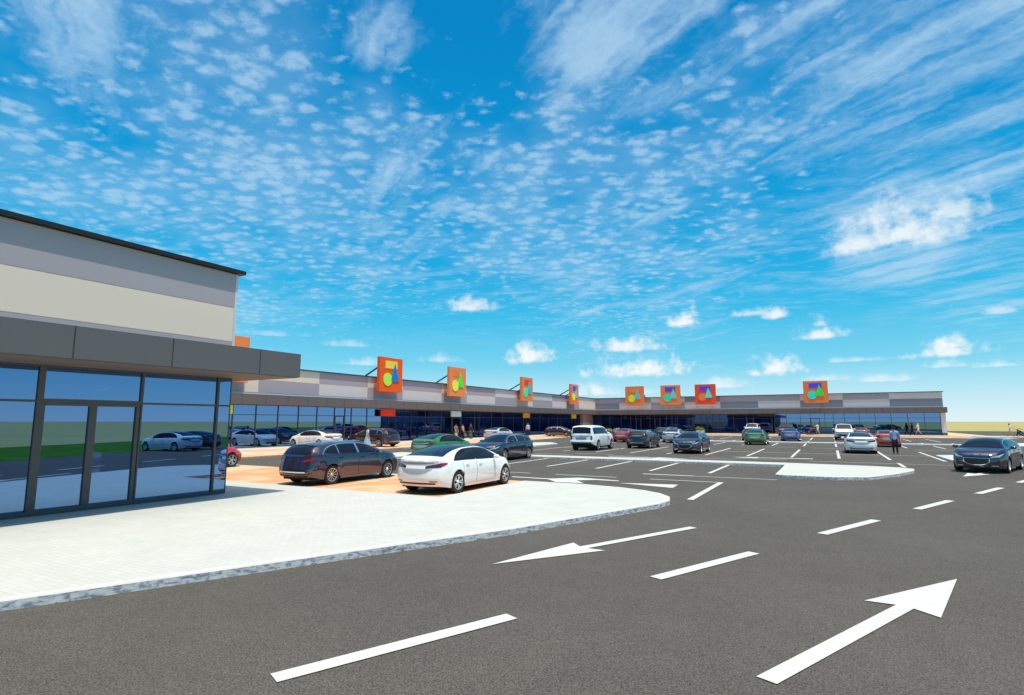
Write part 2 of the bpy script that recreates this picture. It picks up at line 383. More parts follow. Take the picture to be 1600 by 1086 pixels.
def build_fastback():
    root = empty('fastback_car')
    s = CarShape(4.69,
        [(0,.97),(.10,1.04),(.28,1.088),(.5,1.135),(.8,1.222),(1.2,1.318),(1.7,1.388),(2.15,1.405),(2.55,1.388),(2.95,1.31),(3.35,1.15),(3.66,.985),(3.78,.945),(4.1,.905),(4.4,.815),(4.6,.72),(4.69,.63)],
        [(0,.88),(.4,.955),(1.2,.95),(2.4,.92),(3.4,.905),(3.8,.88),(4.3,.78),(4.69,.58)],
        [(0,.80),(.35,.895),(.9,.93),(2.3,.915),(3.6,.925),(4.2,.895),(4.69,.76)],
        [(0,.25),(.35,.215),(.7,.19),(2.4,.175),(4,.19),(4.69,.22)], (.99, 3.865), .335, .625, fr=(.30,.34),
        nose=[(.2,.10),(.35,.02),(.5,0),(.63,.03),(.9,.12)], tail=[(.2,.13),(.33,.05),(.5,0),(.7,.02),(.86,.07),(.94,.10),(1.0,.02),(1.1,0)])
    s.body().build('body', M['paint'], root, smooth=48, weld=True)
    # glass: one long sweep from the tail over the roof to the bonnet
    s.patch('roof', .42, 1.78, lambda y: -.93, lambda y: .93, 18, 12, .006).build('rear_window', M['car_glass'], root, smooth=60)
    s.patch('roof', 1.80, 2.62, lambda y: -.93, lambda y: .93, 8, 12, .006).build('roof_glass', M['car_glass'], root, smooth=60)
    s.patch('roof', 2.64, 3.70, lambda y: -.94, lambda y: .94, 16, 12, .006).build('windscreen', M['car_glass'], root, smooth=60)
    up = lambda y: s.roof_edge(y)[2]-.025
    arch = pchip([(.80,.005),(1.0,.15),(1.4,.31),(1.9,.40),(2.4,.42),(2.8,.37),(3.1,.26),(3.4,.10),(3.52,.01)])
    hi = lambda y: max(s.zb(y)+.012, min(up(y), s.zb(y)+arch(y)))
    lo = lambda y: s.zb(y)+.008
    for sg in (1, -1):
        s.patch('gh', .80, 3.52, lambda y: lo(y)-.006, lambda y: hi(y)+.012, 30, 6, .0035, sg).build('window_trim', M['car_black'], root, smooth=60)
        for a, b in ((.83,2.02),(2.06,3.48)):
            s.patch('gh', a, b, lo, hi, 16, 6, .0075, sg).build('side_window', M['car_glass'], root, smooth=60)
        tl = s.patch('rear', sg*.36, sg*.795, lambda x: .77+.03*(abs(x)-.36)/.43, lambda x: .835+.095*(abs(x)-.36)/.43, 10, 5, .008).build('taillight', M['taillight_dark'], root, smooth=60)
        s.patch('side', .0, .34, lambda y: .80+.28*y, lambda y: .93+.01*y, 8, 4, .008, sg).build('taillight_side', M['taillight'], tl, smooth=60)  # red lens wrapping round the body corner
        s.patch('front', sg*.42, sg*.75, lambda x: .555+.05*(abs(x)-.42), lambda x: .615-.02*(abs(x)-.42), 10, 4, .008).build('headlight', M['headlight'], root, smooth=60)
        s.patch('rear', sg*.5, sg*.72, .385, .41, 6, 2, .006).build('reflector', M['car_black'], root)
    s.patch('rear', -.58, .58, lambda x: .60+.16*(abs(x)/.58)**2.5, lambda x: .76, 20, 5, .006).build('plate_panel', M['grey_panel'], root, smooth=60)
    s.patch('rear', -.6, .6, .86, .945, 18, 3, .005).build('tail_panel', M['grey_panel'], root, smooth=60)
    s.patch('rear', -.66, .66, .31, .36, 14, 3, .004).build('rear_valance', M['car_black'], root, smooth=60)
    s.patch('front', -.55, .55, .26, .36, 14, 3, .006).build('lower_grille', M['car_black'], root, smooth=60)
    finish_car(root, s, 5, 'double', .235, ((1.28,2.03,0,0),(2.05,3.18,0,0)), 3.12, handle='paint')
    return root

def build_estate():
    root = empty('estate_car')
    s = CarShape(4.83,
        [(0,.97),(.06,1.02),(.2,1.16),(.38,1.285),(.55,1.345),(.9,1.39),(1.6,1.435),(2.3,1.44),(2.75,1.405),(3.1,1.315),(3.5,1.15),(3.75,1.04),(3.9,.995),(4.3,.945),(4.6,.885),(4.76,.82),(4.83,.755)],
        [(0,.94),(.5,1.02),(1.5,1.01),(2.6,.985),(3.5,.965),(4.0,.93),(4.5,.83),(4.83,.69)],
        [(0,.80),(.35,.885),(.95,.925),(2.3,.92),(3.7,.925),(4.3,.885),(4.83,.74)],
        [(0,.30),(.35,.24),(.7,.2),(2.4,.19),(4.1,.2),(4.83,.22)], (1.02, 3.84), .335, .60, fr=(.26,.36),
        nose=[(.2,.11),(.33,.03),(.5,0),(.68,.03),(.8,.09),(1,.16)], tail=[(.2,.12),(.35,.03),(.5,0),(.66,.03),(.8,.06),(.97,.10),(1.1,.1)], grr=.36)
    s.body().build('body', M['paint'], root, smooth=48, weld=True)
    s.patch('roof', .08, .46, lambda y: -.9, lambda y: .9, 12, 12, .006).build('rear_window', M['car_glass'], root, smooth=60)
    s.patch('roof', .47, .66, lambda y: -.97, lambda y: .97, 4, 12, .022, thick=.01).build('spoiler', M['paint'], root, smooth=50)
    s.patch('roof', 2.72, 3.76, lambda y: -.93, lambda y: .93, 16, 12, .006).build('windscreen', M['car_glass'], root, smooth=60)
    up = lambda y: s.roof_edge(y)[2]-.022
    arch = pchip([(.62,.005),(.72,.11),(.9,.21),(1.2,.295),(1.7,.35),(2.3,.37),(2.8,.33),(3.1,.25),(3.35,.12),(3.52,.01)])
    lo = lambda y: s.zb(y)+.034
    hi = lambda y: max(lo(y)+.006, min(up(y), s.zb(y)+arch(y)))
    for sg in (1, -1):
        s.patch('gh', .58, 3.58, lambda y: lo(y)-.034, lambda y: hi(y)+.028, 40, 6, .004, sg).build('window_trim', M['chrome'], root, smooth=60)
        for a, b in ((.63,1.32),(1.37,2.24),(2.34,3.5)):
            s.patch('gh', a, b, lo, hi, 14, 6, .009, sg).build('side_window', M['car_glass'], root, smooth=60)
        tl = s.patch('rear', sg*.42, sg*.79, lambda x: .79+.03*(abs(x)-.42)/.37, lambda x: .815+.125*(abs(x)-.42)/.37, 10, 5, .009).build('taillight', M['taillight'], root, smooth=60)
        s.patch('side', 0, .42, lambda y: .825+.14*y, lambda y: .94+.015*y, 8, 4, .009, sg).build('taillight_side', M['taillight_dark'], tl, smooth=60)  # smoked lens carried on along the body side
        hl = s.patch('front', sg*.47, sg*.738, lambda x: .635+.035*(abs(x)-.4)/.33, lambda x: .665+.085*(abs(x)-.4)/.33, 10, 4, .009).build('headlight', M['headlight'], root, smooth=60)
        s.patch('side', 4.42, 4.81, lambda y: .80-.33*(y-4.42), lambda y: .815-.17*(y-4.42), 8, 4, .009, sg).build('headlight_wing', M['headlight'], hl, smooth=60)
        s.patch('front', sg*.47, sg*.68, lambda x: .285, lambda x: .335, 8, 3, .008).build('fog_lamp', M['chrome'], root, smooth=60)
        b = MB()
        for y in [0.75+.1*i for i in range(19)]:
            P = [s.D(sg*(s.roof_edge(q)[1]-.04), q, s.roof_edge(q)[2]+.075) for q in (y, y+.1)]
            b.tube(P[0], P[1], .014, n=6)
        b.build('roof_rail', M['chrome'], root, smooth=60)
    s.patch('front', -.44, .44, lambda x: .34+.13*(abs(x)/.44)**3, lambda x: .635, 20, 6, .006).build('grille_trim', M['chrome'], root, smooth=60)
    g = s.patch('front', -.415, .415, lambda x: .362+.13*(abs(x)/.415)**3, lambda x: .62, 20, 6, .012).build('grille', M['car_black'], root, smooth=60)
    sl = MB()
    for z in (.44,.485,.53,.575): s.patch('front', -.34, .34, z, z+.008, 14, 1, .018, mb=sl)
    sl.build('grille_bar', M['lamp_dark'], g)
    s.patch('front', -.66, .66, .235, .275, 14, 3, .005).build('lower_grille', M['car_black'], root, smooth=60)
    s.patch('rear', -.6, .6, .44, .475, 14, 3, .006).build('bumper_strip', M['chrome'], root, smooth=60)
    s.patch('rear', -.66, .66, .31, .36, 14, 3, .004).build('rear_valance', M['car_black'], root, smooth=60)
    finish_car(root, s, 11, 'thin', .225, ((1.22,2.24,0,0),(2.27,3.32,0,0)), 3.22)
    return root

def build_suv():
    root = empty('off_road_car')
    s = CarShape(5.0,
        [(0,1.13),(.04,1.19),(.13,1.48),(.21,1.73),(.36,1.81),(.8,1.845),(1.6,1.87),(2.6,1.86),(3.0,1.79),(3.35,1.55),(3.65,1.31),(3.8,1.25),(4.3,1.215),(4.75,1.15),(4.92,1.06),(5.0,.96)],
        [(0,1.10),(.5,1.18),(2.0,1.19),(3.6,1.17),(4.3,1.12),(4.8,1.02),(5.0,.88)],
        [(0,.88),(.3,.955),(.9,.985),(2.4,.985),(3.8,.985),(4.6,.95),(5.0,.86)],
        [(0,.50),(.4,.40),(.8,.34),(2.4,.32),(4.2,.36),(5.0,.42)], (1.13, 4.06), .39, .765, fr=(.16,.26),
        nose=[(.3,.16),(.5,.05),(.65,0),(.9,.0),(1.05,.06)], tail=[(.3,.16),(.5,.04),(.62,0),(.72,.0),(.76,.06),(1.1,.08),(1.3,.06)], grr=.5)
    s.body().build('body', M['paint'], root, smooth=48, weld=True)
    s.patch('roof', .055, .205, lambda y: -.93, lambda y: .93, 10, 12, .006).build('rear_window', M['car_glass'], root, smooth=60)
    s.patch('roof', .21, .38, lambda y: -.97, lambda y: .97, 4, 12, .03, thick=.01).build('spoiler', M['paint'], root, smooth=50)
    s.patch('roof', 2.95, 3.68, lambda y: -.93, lambda y: .93, 14, 12, .006).build('windscreen', M['car_glass'], root, smooth=60)
    up = lambda y: s.roof_edge(y)[2]-.02
    arch = pchip([(.34,.40),(.6,.5),(2.7,.5),(3.0,.42),(3.3,.22),(3.52,.01)])
    lo = lambda y: s.zb(y)+.012
    hi = lambda y: max(lo(y)+.006, min(up(y), s.zb(y)+arch(y)))
    for sg in (1, -1):
        s.patch('gh', .36, 3.54, lambda y: lo(y)-.012, lambda y: hi(y)+.012, 36, 6, .004, sg).build('window_trim', M['car_black'], root, smooth=60)
        for a, b in ((.40,1.05),(1.10,2.12),(2.18,3.46)):
            s.patch('gh', a, b, lo, hi, 14, 6, .009, sg).build('side_window', M['car_glass'], root, smooth=60)
        s.patch('rear', sg*.73, sg*.855, .80, 1.09, 5, 6, .012).build('taillight', M['taillight_dark'], root, smooth=60)
        s.patch('front', sg*.50, sg*.83, .86, .98, 8, 5, .012).build('headlight', M['headlight'], root, smooth=60)
        s.patch('front', sg*.5, sg*.78, .52, .62, 8, 3, .01).build('fog_lamp', M['car_black'], root, smooth=60)
        v = MB()
        for y in (3.36,3.43,3.5): s.patch('side', y, y+.03, .72, 1.02, 2, 5, .008, sg, mb=v)
        v.build('side_vent', M['car_black'], root)
    s.patch('rear', -.42, .42, .83, .985, 12, 4, .012).build('number_plate_recess', M['plate_blue'], root, smooth=60)
    s.patch('rear', -.74, .74, 1.06, 1.10, 14, 2, .008).build('tail_strip', M['chrome'], root, smooth=60)
    s.patch('rear', -.80, .80, .51, .60, 14, 3, .006).build('rear_valance', M['car_black'], root, smooth=60)
    s.patch('front', -.46, .46, .84, .98, 14, 4, .012).build('grille', M['grey_panel'], root, smooth=60)
    s.patch('front', -.6, .6, .48, .68, 14, 4, .008).build('lower_grille', M['car_black'], root, smooth=60)
    finish_car(root, s, 5, 'double', .26, ((1.42,2.16,0,0),(2.19,3.28,0,0)), 3.18, handle='paint')
    return root

FASTBACK, ESTATE, SUV = build_fastback(), build_estate(), build_suv()
used = set()
COL = dict(white=(.90,.89,.85), navy=(.022,.021,.042), black=(.010,.009,.010), green=(.05,.20,.035), silver=(.55,.55,.57), red=(.55,.035,.03),
           purple=(.10,.11,.34), orange=(.75,.09,.02), brown=(.03,.016,.012), steel=(.12,.14,.18))
def car(proto, x, y, heading, col, label, z=0, scale=1, name=None):
    """heading: compass angle of the nose, 0 = +Y, positive to the left"""
    o = proto if proto.name not in used else copy_tree(proto)
    used.add(proto.name)
    o.location = (x, y, z); o.rotation_euler = (0, 0, R(heading)); o.scale = (scale,)*3
    tag(o, label, 'car', 'cars parked and driving around the car park')
    for q in walk(o):
        if q.type == 'MESH' and q.data.materials and q.data.materials[0] == M['paint']: q.color = (*COL[col], 1)
    return o
# ------------------------------------------------------------------ ground, paving, kerbs
g = MB(); g.sheet([(-6000,-3000),(6000,-3000),(6000,9000),(-6000,9000)], -.05); struct(g.build('field', M['field']))
g = MB(); g.sheet([(-75,-60),(-22.3,-57),(8.9,13.9),(66,145),(66,151),(-75,151)], -.004); struct(g.build('asphalt', M['asphalt']))
g = MB(); g.sheet([(-22.3,-57),(8.9,13.9),(66,145),(80,153),(93,149),(22.2,5),(-12,-57)], -.02)
g.sheet([(-120,151),(66,151),(80,153),(90,164),(-120,164)], -.024); struct(g.build('grass_verge', M['grass']))

def arc(cx, cy, r, a0, a1, n=8): return [(cx+r*math.cos(R(a0+(a1-a0)*i/n)), cy+r*math.sin(R(a0+(a1-a0)*i/n))) for i in range(n+1)]
def inset(pts, d):
    pts = ccw(pts); n = len(pts); o = []
    for i in range(n):
        p0, p1, p2 = Vector(pts[i-1]), Vector(pts[i]), Vector(pts[(i+1) % n])
        a = (p1-p0).normalized(); b = (p2-p1).normalized(); na = Vector((-a.y, a.x)); nb = Vector((-b.y, b.x))
        m = na+nb; m = m/max(.35, m.dot(na)); o.append(tuple(p1+m*d))
    return o
def raised(name, pts, h, top_mat, kw=.14):
    """a kerbed slab: granite kerb round the edge, paving inside"""
    pts = ccw(pts); q = inset(pts, kw); n = len(pts)
    k = MB(); c = inset(pts, .018)
    vs = [(p[0],p[1],-.05) for p in pts]+[(p[0],p[1],h-.018) for p in pts]+[(p[0],p[1],h) for p in c]+[(p[0],p[1],h) for p in q]+[(p[0],p[1],h-.06) for p in q]
    fs = []
    for r_ in range(4): fs += [(r_*n+i, r_*n+(i+1) % n, (r_+1)*n+(i+1) % n, (r_+1)*n+i) for i in range(n)]
    k.add(vs, fs)
    o = struct(k.build('kerb', [M['kerb'], M['kerb_top']]))
    for p in o.data.polygons:
        if p.normal.z > .5: p.material_index = 1
    t = MB(); t.sheet(q, h-.003); struct(t.build(name, top_mat))
# pavement round the near shop, with its rounded nose
raised('pavement', [(-9.6,.0),(-8.45,3.1),(-7.92,4.3),(-6.95,6.5),(-5.46,9.85),(-4.30,13.3),(-3.86,14.6),(-3.78,15.3),(-3.95,16.0),(-4.35,16.6),(-4.95,17.1),(-5.8,17.5),(-7.2,17.8),(-9.38,17.8),(-9.38,12.85),(-36,12.75),(-36,-14),(-16,-14)], .12, M['paving'])
raised('median', [(-24.2,30.45),(-2.0,30.45),(-2.0,24.75),(-1.7,24.6),(-.05,24.55),(1.1,25.1),(2.2,27.3),(2.95,29.4),(3.05,30.3),(2.6,30.9),(1.6,31.3),(-2,31.75),(-24.2,31.75)], .12, M['paving'])
raised('traffic_island', [(-22.3,24.5),(-22.3,30.2),(-25.2,30.2),(-24.9,28.2),(-23.4,25.0)], .12, M['paving'])
raised('traffic_island', [(-22.2,44.0),(-22.4,49.2),(-24.3,51.6),(-25.6,50.2),(-24.0,44.4)], .12, M['paving'])
raised('traffic_island', [(5.55,38.2),(5.5,43.3),(6.4,43.9),(8.2,43.6),(8.6,41.5),(7.4,38.3),(6.4,37.5)], .12, M['paving'])
raised('median', [(-27,63.2),(13.3,63.2),(14,62),(17,62.6),(18.8,72.5),(16.6,72.6),(14.2,68.2),(13.4,64.7),(-27,64.7)], .12, M['paving'])
raised('pavement', [(-39.9,97.6),(21.5,98.4),(32,101.5),(32,103.4),(19.5,104.6),(19,150),(-60,150),(-60,104.2),(-44,97.6)], .12, M['cream_paving'])
raised('pavement', [(-37.0,14),(-37.0,97.4),(-60,97.4),(-60,14)], .12, M['paving'])
g = MB(); g.prism([(-29.8,19.5),(-29.8,62.0),(-31.0,75.5),(-37.05,75.5),(-37.05,19.5)], -.05, .10); struct(g.build('parking_apron', M['cream_paving']))
g = MB(); g.sheet([(-9.38,12.9),(-9.38,18.7),(-29.7,18.7),(-29.7,12.9)], .001); struct(g.build('parking_apron', M['orange_paving']))
g = MB(); g.sheet([(-39.7,92.6),(20.5,93.6),(20.5,98.35),(-39.7,97.55)], .001); struct(g.build('parking_apron', M['cream_paving']))

# ------------------------------------------------------------------ road markings
Z = .006
def mark(name, polys, z=Z):
    b = MB()
    for p in polys: b.sheet(p, z)
    return struct(b.build(name, M['marking']))
def vline(x, y0, y1, w=.16): return [(x-w/2,y0),(x+w/2,y0),(x+w/2,y1),(x-w/2,y1)]
def hline(y, x0, x1, w=.12): return [(x0,y-w/2),(x1,y-w/2),(x1,y+w/2),(x0,y+w/2)]
dd = Vector((.3995,.9167)); dn = Vector((dd.y,-dd.x))
def along(c, l, w): c = Vector(c); return [tuple(c+dd*a*l/2+dn*b*w/2) for a, b in ((-1,-1),(1,-1),(1,1),(-1,1))]
dashes = [((-3.735,4.66),2.53),((-1.74,9.30),2.53),((.24,13.96),2.55),((2.24,18.63),2.5),((4.24,23.2),2.5),((6.2,27.85),2.5),((8.2,32.5),2.5),((10.2,37.1),2.5),((12.2,41.7),2.5),((-5.7,0),2.5),((-7.7,-4.6),2.5)]
mark('lane_line', [along(c, l, .2) for c, l in dashes])
def road_arrow(tail, tip, back=False):
    a = Vector(tail); b = Vector(tip); d = (b-a).normalized(); n = Vector((d.y,-d.x)); L = (b-a).length; hb = b-d*2.05
    P = [a-n*.09, hb+d*.12-n*.09, hb-n*.385, b, hb+n*.385, hb+d*.12+n*.09, a+n*.09]
    return [tuple(p) for p in P]
mark('direction_arrow', [road_arrow((-.6,5.47),(1.39,10.10))])
mark('direction_arrow', [road_arrow((-2.58,12.3),(-4.62,7.70))])
mark('direction_arrow', [road_arrow((6.7,33.6),(4.42,28.5))])
mark('direction_arrow', [[(-11.07,19.96),(-9.36,19.93),(-8.59,20.77),(-7.87,20.66),(-6.88,20.48),(-6.84,20.25),(-7.72,20.26),(-8.27,19.79),(-7.65,19.0),(-8.71,18.9),(-9.37,19.68),(-10.91,19.72)]], .008)
mark('direction_arrow', [[(-6.65,19.68),(-4.67,20.13),(-4.61,19.08),(-5.14,19.23)]], .008)
mark('direction_arrow', [[(-12,34.0),(-9.2,34.3),(-9.2,34.75),(-7.2,34.05),(-9.2,33.4),(-9.2,33.8),(-12,33.7)],[(-1.0,37.9),(-3.9,37.4),(-3.9,37.9),(-5.4,37.2),(-3.9,36.6),(-3.9,37.1),(-1,37.3)]], .008)
P = [vline(-3.52,16.5,21.66,.18), hline(21.6,-6.05,-3.62), hline(21.62,-9.95,-7.35), hline(21.6,-13.6,-11.1), hline(23.6,-4.9,-1.85,.1), hline(23.6,-6.9,-4.85,.22)]
P += [vline(-4.55-2.5*k,25.2,30.44) for k in range(8)]
for k in range(11):
    x = 5.33-2.5*k
    P.append(vline(x,38.7,49.4)); P.append(vline(x,56.4,63.15)); P.append(vline(x,64.75,70.6)); P.append(vline(x,75.7,86.2))
P += [vline(7.8,56.2,62.1), vline(7.55,75.7,84), vline(9.95,74.2,85.2), vline(10.3,64.8,70.6), vline(7.8,64.8,70.6), vline(-22.2,38.7,44), vline(2.95,32.8,36)]
P += [hline(44.0,-22.2,5.4,.13), hline(81.0,-22.2,10,.14), hline(53,-5.1,-2.6,.14), hline(52.6,-1.4,1.2,.14), hline(53.2,5.5,8.3,.14), hline(36.0,-5,-2.3,.12), hline(35.2,-12.6,-9.9,.13), hline(35.0,-17.6,-15,.13), hline(35.2,-7.4,-4.9,.11), hline(35.4,-1.1,5.2,.1), hline(36.4,-15.1,-12.5,.12)]
P += [hline(73.2,-12,-9,.2), hline(73.2,-5,-2,.2), hline(73,2,5,.2), hline(90,-10,-6,.2), hline(89,2,6,.2), hline(120,16.5,19.5,.4), hline(131,24.6,26.4,.45), hline(131,30,33,.45)]
mark('parking_line', P)
mark('parking_line', [vline(-12.1-2.48*k,12.9,18.6,.13) for k in range(7)], .007)
mark('parking_line', [hline(21.3+2.5*k,-37.6,-29.95,.14) for k in range(22)], .105)

# ------------------------------------------------------------------ buildings
def window(parent, ax, c, a0, a1, z0, z1, glass, fw=.06, tr=2.6, out=1, depth=.1, name='window'):
    """framed window in a wall: ax 'x' = glass lies in plane x=c (runs along y), ax 'y' = in plane y=c; returns frame"""
    f = MB()
    def bx(p0, p1, za, zb, d0, d1):
        q = sorted((c+out*d0, c+out*d1))
        if ax == 'x': f.box(q[0], q[1], p0, p1, za, zb)
        else: f.box(p0, p1, q[0], q[1], za, zb)
    bx(a0-fw/2, a0+fw/2, z0, z1, -depth/2, depth/2)
    bx(a0+fw/2+.001, a1-fw/2-.001, z0, z0+.08, -depth/2, depth/2-.004)
    if tr: bx(a0+fw/2+.001, a1-fw/2-.001, tr-.025, tr+.025, -depth/2, depth/2-.004)
    bx(a0+fw/2+.001, a1-fw/2-.001, z1-.03, z1, -depth/2, depth/2-.004)
    o = f.build(name, M['frame'], parent)
    p = MB()
    for za, zb in (((z0+.08, tr-.025),(tr+.025, z1-.03)) if tr else ((z0+.08, z1-.03),)):
        if ax == 'x': p.add([(c,a0+fw/2,za),(c,a1-fw/2,za),(c,a1-fw/2,zb),(c,a0+fw/2,zb)], [(0,1,2,3)])
        else: p.add([(a0+fw/2,c,za),(a1-fw/2,c,za),(a1-fw/2,c,zb),(a0+fw/2,c,zb)], [(0,1,2,3)])
    q = p.build('pane', glass, None); q.data.transform(Matrix.Translation(-parent_world(parent))); q.parent = o
    return o
def door(parent, ax, c, a0, a1, z0, z1, out=1, st=.1, leaves=1, glass=None, w=.08):
    f = MB()
    def bx(p0, p1, za, zb):
        q = sorted((c-out*.03, c+out*w))
        if ax == 'x': f.box(q[0], q[1], p0, p1, za, zb)
        else: f.box(p0, p1, q[0], q[1], za, zb)
    bx(a0, a0+st, z0, z1); bx(a1-st, a1, z0, z1); bx(a0+st+.001, a1-st-.001, z1-.07, z1); bx(a0+st+.001, a1-st-.001, z0, z0+.1)
    if leaves == 2: m = (a0+a1)/2; bx(m-st*.78, m+st*.78, z0+.101, z1-.071)
    o = f.build('door', M['frame'], parent)
    if glass:
        p = MB(); xs = [(a0+st, a1-st)] if leaves == 1 else [(a0+st, (a0+a1)/2-st*.78), ((a0+a1)/2+st*.78, a1-st)]
        for s0, s1 in xs:
            if ax == 'x': p.add([(c,s0,z0+.1),(c,s1,z0+.1),(c,s1,z1-.07),(c,s0,z1-.07)], [(0,1,2,3)])
            else: p.add([(s0,c,z0+.1),(s1,c,z0+.1),(s1,c,z1-.07),(s0,c,z1-.07)], [(0,1,2,3)])
        q = p.build('pane', glass, None); q.data.transform(Matrix.Translation(-parent_world(parent))); q.parent = o
    return o

# --- near shop on the left
NB = empty('shop_building', (-22, 0, 0)); tag(NB, 'near grey and cream shop at the left edge with large blue glass front and canopy', 'building')
XG, XW, Y1, Y0 = -15.25, -15.31, 10.6, -13.0
w = MB(); w.box(-30, XW, Y0, Y1, 4.06, 6.52); w.build('wall', M['wall_white'], NB)
w = MB(); w.box(-30, -22.0, Y0, Y1-.4, .0, 4.05); w.build('back_wall', M['interior'], NB)
w = MB(); w.box(-21.99, XG-.1, Y0, Y1-.1, .1, .135); w.build('interior_floor', M['interior'], NB)
w = MB(); w.box(-21.99, XG-.06, Y0, Y1-.06, 3.41, 3.5); w.build('ceiling', M['black'], NB)
for a, b, m in ((5.50,6.50,'p_grey'),(4.49,5.485,'p_cream'),(4.10,4.475,'p_grey')):
    w = MB(); w.box(XW+.001, XW+.022, Y0, Y1-.07, a, b); w.build('wall_panel', M[m], NB)
w = MB(); w.box(XW+.001, XW+.03, Y1-.065, Y1+.01, 4.1, 6.5); w.build('corner_trim', M['wall_white'], NB)
w = MB(); w.box(-30.2, XW+.155, Y0, Y1+.17, 6.53, 6.64); w.build('roof_trim', M['black'], NB)
cn = MB(); cn.box(-30, -13.4, Y0, 11.46, 3.415, 4.095); cn = cn.build('canopy', M['fascia'], NB, bevel=.008)
w = MB(); w.box(-30, -13.45, Y0, 11.41, 3.40, 3.414); sf = w.build('soffit', M['soffit'], None); sf.data.transform(Matrix.Translation(-parent_world(NB))); sf.parent = cn
w = MB()
for y in (-8.4,-6.4,-4.3,-2.3,-.3,1.7,3.7,5.73,7.74,10.10): w.box(-13.401, -13.397, y-.012, y+.012, 3.42, 4.09)
j = w.build('panel_joint', M['joint'], None); j.data.transform(Matrix.Translation(-parent_world(NB))); j.parent = cn
edges = [-12.6,-10.1,-7.6,-5.1,-2.6,-.3,1.7,3.6,5.94]
for a, b in zip(edges, edges[1:]): window(NB, 'x', XG, a, b, .13, 3.40, M['glass'])
w = MB(); w.box(XG-.05, XG+.05, 5.911, 5.97, .13, 3.4); w.build('mullion', M['frame'], NB)
door(NB, 'x', XG, 5.972, 8.09, .13, 2.575, 1, .1, 2, M['glass'], .05)
window(NB, 'x', XG, 5.999, 8.10, 2.576, 3.40, M['glass'], tr=None)
window(NB, 'x', XG, 8.10, 10.16, .13, 3.40, M['glass']); window(NB, 'x', XG, 10.16, 10.585, .13, 3.40, M['glass'])
w = MB(); w.box(XG-.012, XG+.012, 10.56, 10.585, .13, 3.4); w.build('corner_post', M['frame'], NB)
for a, b in ((-17.3,-15.28),(-19.4,-17.3),(-21.9,-19.4)): window(NB, 'y', 10.56, a, b, .13, 3.40, M['glass'], out=1)
def bench(x, y, label):
    t = empty('display_bench', (x, y, .135)); tag(t, label, 'bench', 'pale benches inside the near shop')
    b = MB(); b.box(x-.25, x+.25, y-.75, y+.75, .5, .6); b.build('bench_top', M['int_light'], t, bevel=.01)
    for dy in (-.6, .6): b = MB(); b.box(x-.2, x+.2, y+dy-.04, y+dy+.04, .135, .499); b.build('leg', M['int_light'], t)
bench(-17.6, 8.7, 'pale display bench behind the right hand pane of the near shop glass')
bench(-19.2, 9.4, 'pale display bench at the back of the near shop beside its glazed end')
bench(-18.4, 6.6, 'pale display bench behind the double glass door of the near shop')

# --- long L-shaped row of shops
MALL = empty('shopping_centre', (-39.6, 104.7, 0)); tag(MALL, 'long low L-shaped row of shops with chequered grey panels behind the car park', 'building')
def mbox(name, m, *a, parent=MALL, bevel=0): b = MB(); b.box(*a); return b.build(name, M[m], parent, bevel=bevel)
XP, YP = -39.6, 104.7
mbox('wall', 'wall_white', -62, XP, 20, 104.699, 3.50, 6.5)
mbox('wall', 'wall_white', -62, 14.75, YP, 124, 3.50, 6.5)
mbox('back_wall', 'interior', -62, -47, 20, 104.69, 0, 3.49)
mbox('back_wall', 'interior', -62, 14.6, 112.0, 124, 0, 3.49)
mbox('roof_trim', 'steel', -62.1, XP+.155, 19.9, 104.53, 6.501, 6.60)
mbox('roof_trim', 'steel', -62.1, 14.9, 104.54, 124.1, 6.501, 6.60)
mbox('end_wall', 'wall_white', 14.3, 14.9, 104.45, 123.9, .1, 3.42)
mbox('end_wall_base', 'fascia', 14.28, 14.93, 104.42, 123.95, .1, .5)
f1 = mbox('canopy', 'fascia_bounce', -47, -38.6, 20, 103.6, 3.45, 4.24, bevel=.01)
f2 = mbox('canopy', 'fascia_bounce', -46.99, 15.05, 103.61, 112, 3.45, 4.24, bevel=.01)
def sub(par, name, m, boxes):
    b = MB()
    for q in boxes: b.box(*q)
    o = b.build(name, M[m], None); o.data.transform(Matrix.Translation(-parent_world(par.parent))); o.parent = par
sub(f1, 'soffit', 'soffit', [(-46.9, -38.65, 20, 103.5, 3.43, 3.449)])
sub(f2, 'soffit', 'soffit', [(-46.9, 15.0, 103.66, 111.9, 3.43, 3.449)])
sub(f1, 'panel_joint', 'joint', [(-38.601, -38.596, y-.014, y+.014, 3.46, 4.23) for y in [21.5+2.08*i for i in range(40)]])
sub(f2, 'panel_joint', 'joint', [(x-.014, x+.014, 103.606, 103.611, 3.46, 4.23) for x in [-37+2.1*i for i in range(25)]])
# chequered cladding, widths read off the facade; upper and lower panel of every bay
wing = [(22,27.4,'p_light','p_grey'),(27.4,28.6,'p_lav','p_grey'),(28.6,29.8,'p_cream','p_cream'),(29.8,36.0,'p_cream','p_grey'),(36.0,42.1,'p_lav','p_light'),(42.1,47.4,'p_light','p_grey'),
        (47.4,54.4,'p_lav','p_light'),(48.2,48.2,'',''),(54.4,59.7,'p_light','p_grey'),(59.7,66.7,'p_lav','p_light'),(66.7,72.8,'p_light','p_grey'),(72.8,77.9,'p_lav','p_cream'),
        (77.9,85.0,'p_light','p_grey'),(85.0,90.9,'p_lav','p_light'),(90.9,96.5,'p_light','p_grey'),(96.5,104.6,'p_light','p_cream')]
for a, b, u, l in wing:
    if b-a < .5: continue
    mbox('wall_panel', u, XP+.001, XP+.02, a+.02, b-.02, 5.47, 6.49)
    mbox('wall_panel', l, XP+.001, XP+.02, a+.02, b-.02, 4.44, 5.45)
